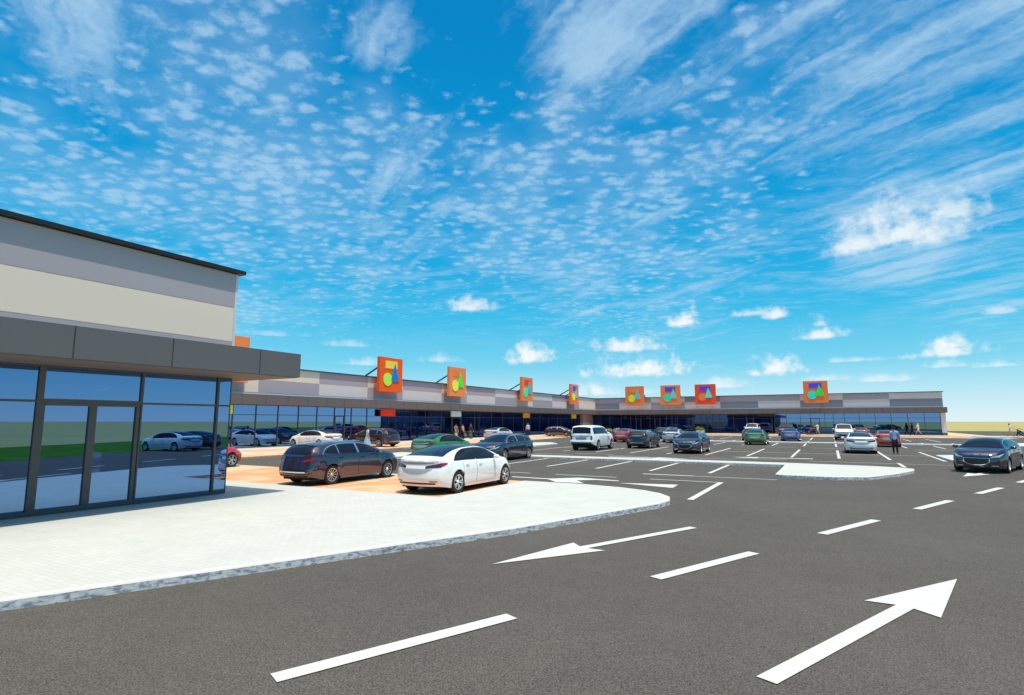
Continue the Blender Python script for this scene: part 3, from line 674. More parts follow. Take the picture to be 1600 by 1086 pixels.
far = [(-39.55,-34.76,'p_lav','p_slate'),(-34.76,-28.7,'p_grey','p_light'),(-28.7,-22.6,'p_light','p_grey'),(-22.6,-16.55,'p_slate','p_light'),(-16.55,-10.45,'p_lav','p_slate'),
       (-10.45,-4.1,'p_grey','p_light'),(-4.1,1.95,'p_light','p_slate'),(1.95,8.15,'p_grey','p_light'),(8.15,14.74,'p_light','p_slate')]
for a, b, u, l in far:
    mbox('wall_panel', u, a+.02, b-.02, YP-.02, YP-.001, 5.57, 6.49)
    mbox('wall_panel', l, a+.02, b-.02, YP-.02, YP-.001, 4.44, 5.55)
# glazing: flush mirror-like stretches and dark-glazed stretches set back under the canopy
wy = [21.3,23.4,25.5,27.57,29.58,31.64,33.69,35.70,37.73,39.01,39.83,41.91,43.94]
for a, b in zip(wy, wy[1:]): window(MALL, 'x', -39.4, a, b, .12, 3.43, M['glass'], .07, tr=2.67)
door(MALL, 'x', -39.4, 37.75, 39.0, .12, 2.64, 1, .1, 1, None)
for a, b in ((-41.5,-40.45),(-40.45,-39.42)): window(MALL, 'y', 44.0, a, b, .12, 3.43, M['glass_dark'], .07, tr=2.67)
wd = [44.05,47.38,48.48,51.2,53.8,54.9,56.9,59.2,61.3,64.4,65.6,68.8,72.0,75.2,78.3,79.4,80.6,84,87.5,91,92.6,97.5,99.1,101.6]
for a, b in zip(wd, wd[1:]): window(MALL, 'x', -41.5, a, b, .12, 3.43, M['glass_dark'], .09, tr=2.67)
for a, b in ((59.3,61.2),(64.45,65.6),(78.35,79.4),(91.05,92.6)): door(MALL, 'x', -41.5, a, b, .12, 2.64, 1, .12, 1, None)
# solid corner between the two wings
mbox('corner_wall', 'p_cream', -46, -41.0, 101.7, 106.9, .12, 1.9)
mbox('corner_wall', 'p_lav', -46, -41.002, 101.702, 106.9, 1.92, 3.43)
fdx = [-40.9,-37.5,-35.2,-33.3,-32.3,-31.3,-29.6,-28.7,-27.7,-26.5,-25.5,-24.5,-22.6,-21.5,-20.3,-19.3,-18.3,-17.1,-14.8,-12.7,-11.5,-8.6]
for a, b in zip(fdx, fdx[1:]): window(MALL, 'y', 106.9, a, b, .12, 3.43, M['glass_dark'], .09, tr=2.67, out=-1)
for a, b in ((-32.3,-31.3),(-28.7,-27.7),(-22.5,-21.6),(-19.3,-18.3),(-12.65,-11.55)): door(MALL, 'y', 106.9, a, b, .12, 2.64, -1, .12, 1, None)
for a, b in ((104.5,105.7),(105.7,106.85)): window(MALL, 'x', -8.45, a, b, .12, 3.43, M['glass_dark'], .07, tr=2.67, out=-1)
mbox('soffit_beam', 'black', -10.6, -8.0, 103.9, 104.4, 2.98, 3.42)
fx = [-8.05,-6.28,-4.21,-2.79,-.72,.49,1.98,4.02,6.10,8.16,10.28,12.32,14.25]
for a, b in zip(fx, fx[1:]): window(MALL, 'y', 104.5, a, b, .12, 3.43, M['glass'], .07, tr=2.67, out=-1)
door(MALL, 'y', 104.5, -2.75, -1.4, .12, 2.64, -1, .1, 1, None)
mbox('interior_floor', 'interior', -46.9, -39.5, 20, 104, .09, .124)
# vertical strips of blinds behind the dark glass
for k, (y0, y1, st) in enumerate(((46,52,.55),(62,70,.8),(82,98,.9))):
    b = MB(); y = y0
    while y < y1: b.box(-42.6, -42.55, y, y+random.uniform(.15,.4), .3, 3.3); y += st
    b.build('window_blind', M['int_light'], MALL)
b = MB(); x = -38
while x < -33.5: b.box(x, x+random.uniform(.2,.5), 108.2, 108.25, .3, 3.3); x += .75
b.build('window_blind', M['int_light'], MALL)

# ------------------------------------------------------------------ square shop signs on the roof edge
SM = {}
def flat(c):
    if c not in SM: SM[c] = plain('sign_%d_%d_%d' % c, tuple(min(1, v*1.35) for v in lin(*c)), .5, spec=.3, var=.02)
    return SM[c]
def sign(axis, p, a0, board, rect, circ, tri, label, struts=True):
    """axis 'x': board faces +X with its front at x=p, running along y from a0; axis 'y': faces -Y with its front at y=p, along x from a0"""
    S, Z0 = 3.47, 5.09
    t = empty('square_sign', (p, a0+S/2, Z0) if axis == 'x' else (a0+S/2, p, Z0)); tag(t, label, 'sign', 'square signs along the roof edge')
    P = lambda u, v, d: (p+d, a0+u*S, Z0+v*S) if axis == 'x' else (a0+u*S, p-d, Z0+v*S)
    def ext(pts, d0, d1):
        n = len(pts); b = MB(); return b.add([P(u,v,d0) for u,v in pts]+[P(u,v,d1) for u,v in pts], [tuple(range(n)), tuple(range(2*n-1,n-1,-1))]+[(i,(i+1)%n,(i+1)%n+n,i+n) for i in range(n)])
    ext([(0,0),(1,0),(1,1),(0,1)], -.34, 0).build('board', flat(board), t, bevel=.012)
    if rect: ext([(.24,.68),(.76,.68),(.76,.90),(.24,.90)], .003, .03).build('rectangle', flat(rect), t)
    if circ: ext([(.35+.185*math.cos(k*math.pi/20), .36+.185*math.sin(k*math.pi/20)) for k in range(40)], .003, .05).build('circle', flat(circ), t)
    if tri: ext([(.48,.33),(.84,.33),(.645,.84)], .003, .07).build('triangle', flat(tri), t)
    for u in (.12,.88):
        b = MB(); b.tube(P(u,.74,-.34), P(u,.42,-2.6), .09); b.build('strut', M['steel'], t)
OR, OR2, OR3, RD, RD2 = (255,84,22), (255,128,72), (252,122,66), (240,76,42), (250,118,62)
sign('x', -38.6, 24.65, OR2, None, None, None, 'plain orange sign corner showing above the canopy of the near shop')
sign('x', -38.6, 42.65, OR, (222,200,70), (168,238,70), (0,118,196), 'vivid orange square sign with yellow rectangle and deep blue triangle')
sign('x', -38.6, 54.55, OR2, (246,118,64), (236,232,72), (62,228,62), 'orange square sign on the left wing with yellow disc and green triangle')
sign('x', -38.6, 72.55, OR3, (214,66,44), (72,218,170), (0,184,200), 'orange square sign on the left wing with red rectangle and cyan triangle')
sign('x', -38.6, 90.45, OR3, (52,74,220), (248,234,22), (100,188,190), 'orange square sign with bright yellow disc below a blue rectangle')
sign('y', 102.8, -32.95, RD2, (226,128,84), (194,230,42), (98,184,180), 'orange square sign with yellow-green disc, first one right of the building corner')
sign('y', 102.8, -26.40, OR3, (80,66,200), (42,210,166), (100,198,194), 'orange square sign with violet rectangle, teal disc and pale blue triangle')
sign('y', 102.8, -20.40, RD, (84,70,206), (246,124,64), (96,214,198), 'red-orange square sign with an orange disc and violet rectangle, right of the three together')
sign('y', 102.8, -3.46, RD2, (86,66,230), (52,216,190), (46,220,76), 'orange square sign with turquoise disc and green triangle, alone toward the right end')
def shop_sign(axis, p, a0, a1, z0, z1, col, label):
    t = empty('shop_sign', (p,(a0+a1)/2,z0)); tag(t, label, 'sign', 'small coloured signs under the canopy')
    b = MB(); b.box(p, p+.12, a0, a1, z0, z1); b.build('board', flat(col), t, bevel=.01)
    b = MB(); b.box(p-.1, p-.001, a0-.12, a0-.002, z0+.1, z1-.1); b.build('bracket', M['black'], t)
    for y in (a0+.3, a1-.3): b = MB(); b.tube((p+.06,y,z1), (p+.06,y,3.44), .015); b.build('hanger', M['steel'], t)
shop_sign('x', -39.1, 43.45, 45.6, 2.68, 3.36, (255,52,26), 'blank bright red sign hanging under the canopy of the left wing')
shop_sign('x', -39.1, 55.6, 57.65, 2.70, 3.37, (186,212,196), 'blank pale green sign under the canopy above the three standing people')
shop_sign('x', -39.1, 73.8, 75.75, 2.68, 3.38, (255,150,24), 'blank orange sign under the canopy, above the man in the pale shirt')
shop_sign('x', -39.1, 91.6, 93.6, 2.66, 3.38, (246,158,40), 'blank orange sign under the canopy closest to the building corner')
shop_sign('x', -39.1, 25.2, 27.28, 2.70, 3.37, (250,214,30), 'blank yellow sign partly hidden by the near shop glass corner')
# ------------------------------------------------------------------ people
def skin_mesh(name, verts, edges, radii, mat, parent, sub=2, root=0):
    me = bpy.data.meshes.new(name); me.from_pydata(verts, edges, []); o = bpy.data.objects.new(name, me); C.objects.link(o)
    md = o.modifiers.new('s', 'SKIN'); md.use_smooth_shade = True
    sv = me.skin_vertices[0].data
    for i, r_ in enumerate(radii): sv[i].radius = (r_, r_) if not isinstance(r_, tuple) else r_; sv[i].use_root = (i == root)
    if sub: sb = o.modifiers.new('b', 'SUBSURF'); sb.levels = sub
    dg = bpy.context.evaluated_depsgraph_get(); dg.update()
    nm = bpy.data.meshes.new_from_object(o.evaluated_get(dg)); nm.name = name
    o.modifiers.clear(); o.data = nm; bpy.data.meshes.remove(me)
    for p in nm.polygons: p.use_smooth = True
    nm.materials.clear(); nm.materials.append(mat); o.parent = parent
    return o
CL = {}
def cloth(c, rough=.85):
    if c not in CL: CL[c] = plain('cloth_%d_%d_%d' % c, lin(*c), rough, spec=.2, var=.1, scale=9)
    return CL[c]
SKIN = plain('skin', (.48,.27,.18), .5, var=.04, scale=6); SKIN2 = plain('skin_dark', (.16,.08,.05), .5)
def person(x, y, z, heading, H, label, top, legs=(40,40,55), hair=(40,28,20), shoes=(25,22,20), stride=0, arms=(0,0), skirt=None, hat=None, longsleeve=False, bare=False, skin=None, longhair=False, bag=None):
    t = empty('person', (x, y, z), R(heading)); tag(t, label, 'person'); k = H/1.75; sk = skin or SKIN
    V = lambda a, b, c: (a*k, b*k, c*k)
    hipz = .93; st = stride
    # skeleton: pelvis spine neck head, arms, legs. nose points to +y
    hand = {}
    verts = [V(0,0,.98), V(0,0,1.12), V(0,.005,1.28), V(0,-.005,1.42), V(0,.01,1.50), V(0,.02,1.585), V(0,.025,1.685)]
    rad = [(.145,.10),(.13,.09),(.155,.10),(.12,.08),(.052,.052),(.072,.085),(.06,.075)]
    edges = [(i,i+1) for i in range(6)]
    legj, armj = {}, {}
    for sg in (1,-1):
        f = st*sg; n = len(verts)
        hip = (.095*sg, 0, .90); knee = (.10*sg, .42*math.sin(f)+.03, .90-.43*math.cos(f)); a2 = f*.9-abs(st)*.55*(1 if sg < 0 else .1)
        ank = (.10*sg, knee[1]+.41*math.sin(a2)-.02, max(.075, knee[2]-.41*math.cos(a2)))
        legj[sg] = (hip, knee, ank); toe = (.115*sg, ank[1]+.15, .03+max(0, ank[2]-.09))
        verts += [V(*hip), V(*knee), V(*ank), V(*toe)]; rad += [.085,.056,.04,.03]; edges += [(0,n),(n,n+1),(n+1,n+2),(n+2,n+3)]
        n = len(verts); a = arms[0 if sg > 0 else 1]-st*sg*.8
        sh = (.185*sg, 0, 1.40); el = (.235*sg, .29*math.sin(a)-.01, 1.40-.29*math.cos(a)); b = a+.25+(.5 if a > .5 else 0)
        wr = (.24*sg, el[1]+.25*math.sin(b), el[2]-.25*math.cos(b)); d = (0, math.sin(b), -math.cos(b))
        armj[sg] = (sh, el, wr)
        pm = (wr[0], wr[1]+d[1]*.08, wr[2]+d[2]*.08)
        verts += [V(*sh), V(*el), V(*wr), V(*pm)]; rad += [.055,.042,.028,(.022,.038)]; edges += [(3,n),(n,n+1),(n+1,n+2),(n+2,n+3)]
        for q, off in enumerate((-.03,-.01,.01,.03)):          # four fingers and a thumb
            m = len(verts); ln = (.062,.075,.08,.066)[q]
            verts += [V(pm[0]-.004*sg, pm[1]+d[1]*ln*.55+off*d[2]*-1, pm[2]+d[2]*ln*.55+off*d[1]), V(pm[0]-.016*sg, pm[1]+d[1]*ln+off*d[2]*-1, pm[2]+d[2]*ln+off*d[1])]
            rad += [.009,.007]; edges += [(n+3,m),(m,m+1)]
        m = len(verts); verts += [V(wr[0]-.018*sg, wr[1]+d[1]*.05+.035, wr[2]+d[2]*.05), V(wr[0]-.022*sg, wr[1]+d[1]*.085+.042, wr[2]+d[2]*.085)]
        rad += [.011,.008]; edges += [(n+2,m),(m,m+1)]
        hand[sg] = pm
    rad = [tuple(v*k for v in r_) if isinstance(r_, tuple) else r_*k for r_ in rad]
    skin_mesh('body', verts, edges, rad, sk, t, 2)
    # face: nose, ears, eyes, mouth
    def bit(n, m, c, *r_): f = MB(); f.ball(V(*c), *[q*k for q in r_], 10, 6); f.build(n, m, None, smooth=True).parent = t
    bit('nose', sk, (0,.098,1.625), .012,.016,.022); bit('mouth', cloth((120,52,48)), (0,.088,1.578), .022,.006,.006)
    for sg in (1,-1): bit('ear', sk, (.072*sg,.02,1.63), .011,.018,.03); bit('eye', cloth((60,40,34)), (.03*sg,.09,1.648), .01,.006,.006)
    h = MB(); h.ball(V(0,.002,1.672), .083*k, .098*k, .088*k, 14, 9)
    if longhair: h.ball(V(0,-.05,1.555), .08*k, .05*k, .14*k, 12, 8)
    h.build('hair', cloth(hair), None, smooth=True).parent = t
    if hat:
        h = MB(); h.lathe([(.001,1.792*k),(.075*k,1.782*k),(.092*k,1.727*k),(.19*k,1.707*k),(.19*k,1.700*k),(.09*k,1.702*k)], 'z', n=20); h.build('hat', cloth(hat), None, smooth=40).parent = t
    # clothing
    tv = [V(0,0,.86), V(0,0,1.0), V(0,0,1.12), V(0,.005,1.28), V(0,-.005,1.42), V(0,.005,1.545)]; tr = [(.175,.135),(.172,.132),(.155,.115),(.185,.13),(.15,.105),(.06,.062)]; te = [(0,1),(1,2),(2,3),(3,4),(4,5)]
    for sg in (1,-1):
        n = len(tv); sh, el, wr = armj[sg]
        if longsleeve: tv += [V(*sh), V(*el), V(wr[0],wr[1],wr[2]+.01)]; tr += [.08,.072,.058]; te += [(4,n),(n,n+1),(n+1,n+2)]
        else:
            mid = tuple(sh[i]+(el[i]-sh[i])*.72 for i in range(3)); tv += [V(*sh), V(*mid)]; tr += [.08,.072]; te += [(4,n),(n,n+1)]
    skin_mesh('shirt', tv, te, [tuple(v*k for v in r_) if isinstance(r_, tuple) else r_*k for r_ in tr], cloth(top), t, 2)
    if skirt:
        s = MB(); N = 28; L = []
        for (zz, rx, ry, wv) in ((1.02,.15,.11,0),(.9,.19,.15,.004),(.6,.25,.22,.02),(.25,.31,.29,.035)):
            L += [V((rx+wv*math.sin(7*q*2*math.pi/N))*math.cos(2*math.pi*q/N), (ry+wv*math.sin(7*q*2*math.pi/N))*math.sin(2*math.pi*q/N), zz) for q in range(N)]
        s.add(L, [(r_*N+q, r_*N+(q+1) % N, (r_+1)*N+(q+1) % N, (r_+1)*N+q) for r_ in range(3) for q in range(N)]); s.build('skirt', cloth(skirt), None, smooth=True).parent = t
    else:
        tv = [V(0,0,1.10), V(0,0,.95)]; tr = [(.152,.112),(.16,.122)]; te = [(0,1)]
        for sg in (1,-1):
            n = len(tv); hip, knee, ank = legj[sg]
            if bare: mid = tuple(hip[i]+(knee[i]-hip[i])*.6 for i in range(3)); tv += [V(*hip), V(*mid)]; tr += [.1,.09]; te += [(1,n),(n,n+1)]
            else: tv += [V(*hip), V(*knee), V(ank[0],ank[1],ank[2]+.02)]; tr += [.1,.074,.06]; te += [(1,n),(n,n+1),(n+1,n+2)]
        skin_mesh('shorts' if bare else 'trousers', tv, te, [tuple(v*k for v in r_) if isinstance(r_, tuple) else r_*k for r_ in tr], cloth(legs), t, 2)
    for sg in (1,-1):
        a = legj[sg][2]; s = MB(); s.ball(V(a[0]+.008*sg, a[1]+.07, a[2]-.035), .05*k, .135*k, .05*k, 12, 7); s.build('shoe', cloth(shoes), None, smooth=True).parent = t
    if bag:
        col, sg, lab = bag; hx, hy, hz = [v*k for v in hand[sg]]
        m = Matrix.Rotation(R(heading), 3, 'Z') @ Vector((hx, hy, hz)); b0 = Vector((x, y, z))+m
        bg = empty('shopping_bag', (b0.x, b0.y, b0.z-.5), R(heading)); tag(bg, lab, 'bag')
        q = MB(); q.box(-.06,.06,-.16,.16,.0,.36); q.build('bag_body', cloth(col), None, bevel=.012).parent = bg
        q = MB()
        for dx in (-.04,.04):
            for i in range(8):
                a0, a1 = math.pi*i/8, math.pi*(i+1)/8; q.tube((dx*(1-math.sin(a0)*.9), .09*math.cos(a0), .36+.13*math.sin(a0)), (dx*(1-math.sin(a1)*.9), .09*math.cos(a1), .36+.13*math.sin(a1)), .006, n=5)
        q.build('bag_handle', cloth((60,50,45)), None).parent = bg
    return t
# people placed where the picture shows them
person(-32.1,34.3,.10, -35, 1.64, 'woman in wide hat, white top and long pale blue skirt beside a dark car', (214,206,196), hat=(120,96,84), skirt=(148,182,208), longhair=True, hair=(70,45,35), arms=(.1,.15))
person(-36.6,53.1,.12, -110, 1.76, 'woman in a long brown dress holding a pale bag by the shop glass', (150,110,96), skirt=(128,96,66), hair=(45,32,28), arms=(.5,.2), longhair=True, bag=((222,208,206),1,'pale paper bag carried by the woman in brown'))
person(-37.56,55.9,.12, -80, 1.70, 'woman in a pink top and black trousers by the shop glass', (226,156,140), legs=(36,24,32), hair=(60,34,28), arms=(.3,.2), longhair=True, bag=((150,136,104),-1,'olive paper bag carried by the woman in the pink top'))
person(-37.5,57.5,.12, -110, 1.74, 'person in a dark green top and tan trousers by the shop glass', (56,56,46), legs=(120,100,80), hair=(120,112,110), arms=(.2,.3), longsleeve=True, bag=((70,150,60),1,'green paper bag carried by the person in the dark green top'))
person(-36.1,69.6,.10, 50, 1.82, 'man in pale lilac shirt and dark trousers standing under a small orange sign', (196,184,206), legs=(48,40,66), hair=(120,100,92), longsleeve=True, arms=(.1,.1))
person(3.68,45.9,0, -8, 1.78, 'man in blue shirt and dark trousers seen from behind beside the white car', (150,172,208), legs=(48,44,58), hair=(46,36,32), longsleeve=True, arms=(.45,.45))
person(-1.7,98.2,.12, 62, 1.78, 'woman in a white dress walking along the far shop front behind a pushchair', (226,222,214), legs=(222,210,200), hair=(176,96,60), stride=.42, arms=(.7,.7), bare=True, longhair=True)
person(11.0,100.6,.12, 70, 1.80, 'woman in white top and shorts striding past the right end of the far shops', (228,214,206), legs=(226,196,184), hair=(200,176,150), stride=.48, arms=(.2,.2), bare=True, longhair=True)
person(10.35,101.0,.12, 75, 1.84, 'person dressed in black with red shoes walking just left of the woman in white', (22,18,18), legs=(20,18,18), hair=(20,16,14), shoes=(170,30,30), stride=.3, longsleeve=True, skin=SKIN2)
person(21.3,101.2,.12, -92, 1.76, 'woman in a white top pushing a dark pushchair at the far right', (226,230,226), legs=(206,190,182), hair=(60,46,36), stride=.34, arms=(.8,.8), bare=True, longhair=True)
def stroller(x, y, z, heading, col, label):
    t = empty('pushchair', (x, y, z), R(heading)); tag(t, label, 'pushchair')
    def part(b, n, m, s=False): o = b.build(n, m, None, smooth=s); o.parent = t; return o
    for (wx, wy, r_) in ((.26,.36,.13),(-.26,.36,.13),(.28,-.25,.17),(-.28,-.25,.17)):
        b = MB(); b.lathe([(r_*.55,-.02),(r_,-.02),(r_,.02),(r_*.55,.02)], 'x', n=18); w_ = part(b, 'wheel', M['tyre'], 40); w_.location = (wx, wy, r_)
        h = MB(); h.lathe([(.001,-.015),(r_*.56,-.015),(r_*.56,.015),(.001,.015)], 'x', n=12); ho = h.build('wheel_disc', M['alloy'], None); ho.parent = w_
    b = MB()
    for sg in (1,-1):
        b.tube((.25*sg,.36,.13),(.24*sg,-.42,.92),.016); b.tube((.25*sg,-.25,.17),(.24*sg,.12,.52),.016); b.tube((.24*sg,-.42,.92),(.24*sg,-.62,1.02),.016)
    b.tube((-.24,-.62,1.02),(.24,-.62,1.02),.02); b.tube((-.25,.36,.13),(.25,.36,.13),.014); b.tube((-.25,-.25,.17),(.25,-.25,.17),.014); part(b, 'frame', M['grey_panel'])
    b = MB(); P = [(-.2,.28,.5),(.2,.28,.5),(.2,-.06,.42),(-.2,-.06,.42),(.2,-.3,.92),(-.2,-.3,.92),(-.2,.42,.26),(.2,.42,.26)]
    th = lambda p, d: (p[0], p[1]-d*.5, p[2]-d)
    n = len(P); b.box(-.2,.2,-.3,.3,.34,.5); b.add(P+[th(p,.05) for p in P], [(0,1,2,3),(3,2,4,5),(6,7,1,0),(8+3,8+2,8+1,8+0),(8+5,8+4,8+2,8+3),(8,9,15,14)]); part(b, 'seat', cloth(col))
    b = MB(); A = 10; vs = []
    for i in range(A+1):
        a = R(20+120*i/A)
        for x_ in (-.22,-.12,.12,.22): vs.append((x_, -.05-.40*math.cos(a)*(.95 if abs(x_) > .2 else 1), .72+.36*math.sin(a)*(.9 if abs(x_) > .2 else 1)))
    b.add(vs, [(i*4+j,i*4+j+1,(i+1)*4+j+1,(i+1)*4+j) for i in range(A) for j in range(3)]); part(b, 'hood', cloth(col), True)
    b = MB(); b.box(-.18,.18,-.2,.2,.2,.34); part(b, 'basket', M['car_black'])
    for sg in (1,-1):
        b = MB(); b.add([(.21*sg,-.3,.5),(.21*sg,.25,.5),(.21*sg,.1,.75),(.21*sg,-.25,.95),(.19*sg,-.3,.5),(.19*sg,.25,.5),(.19*sg,.1,.75),(.19*sg,-.25,.95)], [(0,1,2,3),(7,6,5,4),(0,4,5,1),(1,5,6,2),(2,6,7,3),(3,7,4,0)])
        part(b, 'side_panel', cloth(col))
stroller(22.35,101.2,.12, -92, (46,44,60), 'dark pushchair on the pavement at the far right')
stroller(-2.75,98.7,.12, 62, (120,60,70), 'small pushchair in front of the far shop glass')

# ------------------------------------------------------------------ planted tubs
LEAF = [plain('leaf_light', (.22,.36,.05), .6, var=.25, scale=6), plain('leaf_mid', (.10,.2,.03), .6, var=.25, scale=6), plain('petal', (.85,.74,.74), .7, var=.1, scale=8)]
def planter(x, y, z, sx, sy, h, label, flowers=True):
    t = empty('planter', (x, y, z)); tag(t, label, 'planter')
    b = MB(); b.box(x-sx,x+sx,y-sy,y+sy,z,z+.55); b.build('tub', M['p_light'], t, bevel=.03)
    for nm, cnt, mi in (('foliage',900,0),('undergrowth',500,1))+((('flowers',220,2),) if flowers else ()):
        b = MB()
        for i in range(cnt):
            th = random.uniform(0,6.28); q = random.random()**.5; cx, cy = x+sx*1.25*q*math.cos(th), y+sy*1.25*q*math.sin(th)
            top = h*(.55+.45*math.sin(cx*2.3+1)*math.cos(cy*1.7))*(1-.45*q*q)
            cz = z+.5+top*(random.random() if mi < 2 else random.uniform(.85,1.25)); s = random.uniform(.09,.2) if mi < 2 else random.uniform(.08,.15)
            d = Vector((random.gauss(0,1),random.gauss(0,1),random.gauss(.5,.8))).normalized(); u = d.orthogonal().normalized(); w = d.cross(u)
            p = Vector((cx,cy,cz)); b.add([p-u*s*.5, p+w*s*.32, p+u*s*.9, p-w*s*.32], [(0,1,2,3)])
        b.build(nm, LEAF[mi], t, recalc=False)
    b = MB()
    for i in range(14): a = random.uniform(0,6.28); b.tube((x,y,z+.5),(x+sx*math.cos(a),y+sy*math.sin(a),z+.5+h*random.uniform(.5,.9)),.012,.005,5)
    b.build('stems', LEAF[1], t)
planter(-25.6,73.6,0,.85,.7,1.25,'planter of bright green leaves and white flowers behind the white off-roader')
planter(-19.6,102.2,.12,.6,.5,.9,'small leafy planter by the far shop doors under the red-orange sign', False)

# ------------------------------------------------------------------ the cars
car(ESTATE, -15.98, 15.85, 0, 'navy', 'dark estate car with chrome window trim parked on the orange paving by the near pavement')
car(FASTBACK, -10.86, 15.95, 0, 'white', 'white fastback car parked against the pale pavement, the closest car in the picture')
car(FASTBACK, -21.1, 29.2, 0, 'green', 'green fastback car parked behind the nearest white and navy cars')
car(ESTATE, -16.55, 28.85, 180, 'navy', 'dark blue estate car facing the camera just behind the nearest white car')
car(FASTBACK, -33.2, 56.8, 2, 'silver', 'silver fastback car driving along the front of the left wing', .1)
car(FASTBACK, -35.7, 32.35, 90, 'white', 'white fastback car parked nose in to the left wing glass', .1)
car(ESTATE, -33.4, 36.4, 90, 'brown', 'black-brown estate car parked nose in to the left wing beside the woman in the hat', .1)
car(FASTBACK, -25.9, 16.1, 0, 'red', 'red car half hidden by the glass corner of the near shop')
car(ESTATE, -32.6, 72.4, -90, 'brown', 'small dark brown car standing sideways in front of the left wing near the corner', .1, .92)
car(SUV, -16.3, 42.4, 0, 'white', 'white off-road car seen from behind with its dark rear window, left of the flower planter')
car(FASTBACK, -19.2, 60.0, 0, 'red', 'red car seen from behind next to the flower planter')
car(ESTATE, -13.7, 47.4, 0, 'black', 'black estate car seen from behind to the right of the white off-road car')
car(ESTATE, -17.7, 70.5, 0, 'navy', 'dark blue car half hidden behind the black estate car')
car(FASTBACK, -19.2, 80.5, 0, 'purple', 'small purple car far back beyond the silver car, barely showing')
car(FASTBACK, -14.2, 60.6, 0, 'silver', 'silver-white fastback car seen from behind between two dark estate cars')
car(ESTATE, -8.6, 41.6, 180, 'navy', 'dark blue estate car facing the camera alone in the middle row')
car(FASTBACK, -6.2, 59.4, 0, 'green', 'bright green fastback car seen from behind in the middle of the car park')
car(ESTATE, -7.7, 69.5, 0, 'steel', 'steel grey car mostly hidden behind the bright green car')
car(SUV, -10.6, 96.2, 180, 'white', 'white off-road car facing forward by the far shops beyond the bright green car')
car(FASTBACK, -3.9, 71.0, 0, 'purple', 'violet-blue fastback car seen from behind in the middle of the car park')
car(SUV, -5.9, 96.6, 180, 'black', 'dark off-road car by the far shops half hidden by the violet-blue car')
car(SUV, 1.35, 78.6, 180, 'white', 'white off-road car facing forward behind the white fastback on the right')
car(FASTBACK, 1.72, 47.3, 0, 'white', 'white fastback car seen from behind beside the man in the blue shirt')
car(FASTBACK, 4.2, 60.0, 0, 'orange', 'orange-red fastback car partly hidden by the man in the blue shirt')
car(FASTBACK, 3.3, 85.5, 0, 'orange', 'orange car peeking out behind the white off-road car')
car(ESTATE, 6.1, 32.95, 159.5, 'navy', 'dark estate car driving toward the camera at the right edge of the picture')
car(FASTBACK, 12.4, 25.2, -100, 'white', 'white fastback car seen only as a reflection in the near shop glass')
car(FASTBACK, 13.9, 27.7, -102, 'black', 'black car seen only as a dark reflection beside the white one in the shop glass')

# ------------------------------------------------------------------ sky and light
SUN = Vector((.229, -.098, 1)).normalized()
elev = math.asin(SUN.z); az = math.atan2(SUN.x, SUN.y)
sl = bpy.data.lights.new('sun', 'SUN'); sl.energy = 4.2; sl.angle = R(.53); sl.color = (1, .945, .84)
so = bpy.data.objects.new('sun', sl); C.objects.link(so); so.location = (20, -10, 60); so.rotation_euler = SUN.to_track_quat('Z', 'Y').to_euler()

wd_ = bpy.data.worlds.new('World'); SC.world = wd_; wd_.use_nodes = True; nt = wd_.node_tree; nt.nodes.clear(); N = nt.nodes.new; L = nt.links.new
def math_(op, a, b=None, c=None, clamp=False):
    n = N('ShaderNodeMath'); n.operation = op; n.use_clamp = clamp
    for i, v in enumerate((a, b, c)):
        if v is None: continue
        if isinstance(v, (int, float)): n.inputs[i].default_value = v
        else: L(v, n.inputs[i])
    return n.outputs[0]
def rng(v, a, b, c=0, d=1, smooth=False):
    n = N('ShaderNodeMapRange'); n.interpolation_type = 'SMOOTHSTEP' if smooth else 'LINEAR'
    L(v, n.inputs[0])
    for i, q in enumerate((a, b, c, d)): n.inputs[i+1].default_value = q
    return n.outputs[0]
def noise(v, s, d=5, r_=.55, dist=0):
    n = N('ShaderNodeTexNoise'); n.inputs['Scale'].default_value = s; n.inputs['Detail'].default_value = d; n.inputs['Roughness'].default_value = r_; n.inputs['Distortion'].default_value = dist
    L(v, n.inputs['Vector']); return n.outputs['Fac']
tc = N('ShaderNodeTexCoord'); dirv = tc.outputs['Generated']
sp = N('ShaderNodeSeparateXYZ'); L(dirv, sp.inputs[0]); dx, dy, dz = sp.outputs
sky = N('ShaderNodeTexSky'); sky.sky_type = 'NISHITA'; sky.sun_disc = False; sky.sun_elevation = elev; sky.sun_rotation = az; sky.air_density = 1.0; sky.dust_density = .3; sky.ozone_density = 2.0
# grade of the sky by height, its unseen top brightened as added fill light (the photograph's deep cyan), mixed with the physical sky
el = math_('ARCSINE', math_('MAXIMUM', dz, 0.0))
ramp = N('ShaderNodeValToRGB'); L(math_('DIVIDE', el, math.pi/2), ramp.inputs[0])
E_ = ramp.color_ramp.elements
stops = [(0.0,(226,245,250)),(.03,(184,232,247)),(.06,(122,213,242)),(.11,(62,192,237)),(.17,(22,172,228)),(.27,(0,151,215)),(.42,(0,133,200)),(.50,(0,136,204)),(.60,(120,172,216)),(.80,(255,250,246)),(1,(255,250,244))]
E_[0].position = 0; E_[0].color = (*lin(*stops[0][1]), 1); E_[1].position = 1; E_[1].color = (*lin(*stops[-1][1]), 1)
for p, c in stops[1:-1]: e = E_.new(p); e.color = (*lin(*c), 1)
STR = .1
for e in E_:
    if e.position > .75: e.color = (2.35, 2.2, 2.05, 1)  # overhead sky out of view, brightened to lift and neutralise the ambient light
up = N('ShaderNodeVectorMath'); up.operation = 'SCALE'; up.inputs['Scale'].default_value = 1/STR; L(ramp.outputs[0], up.inputs[0])
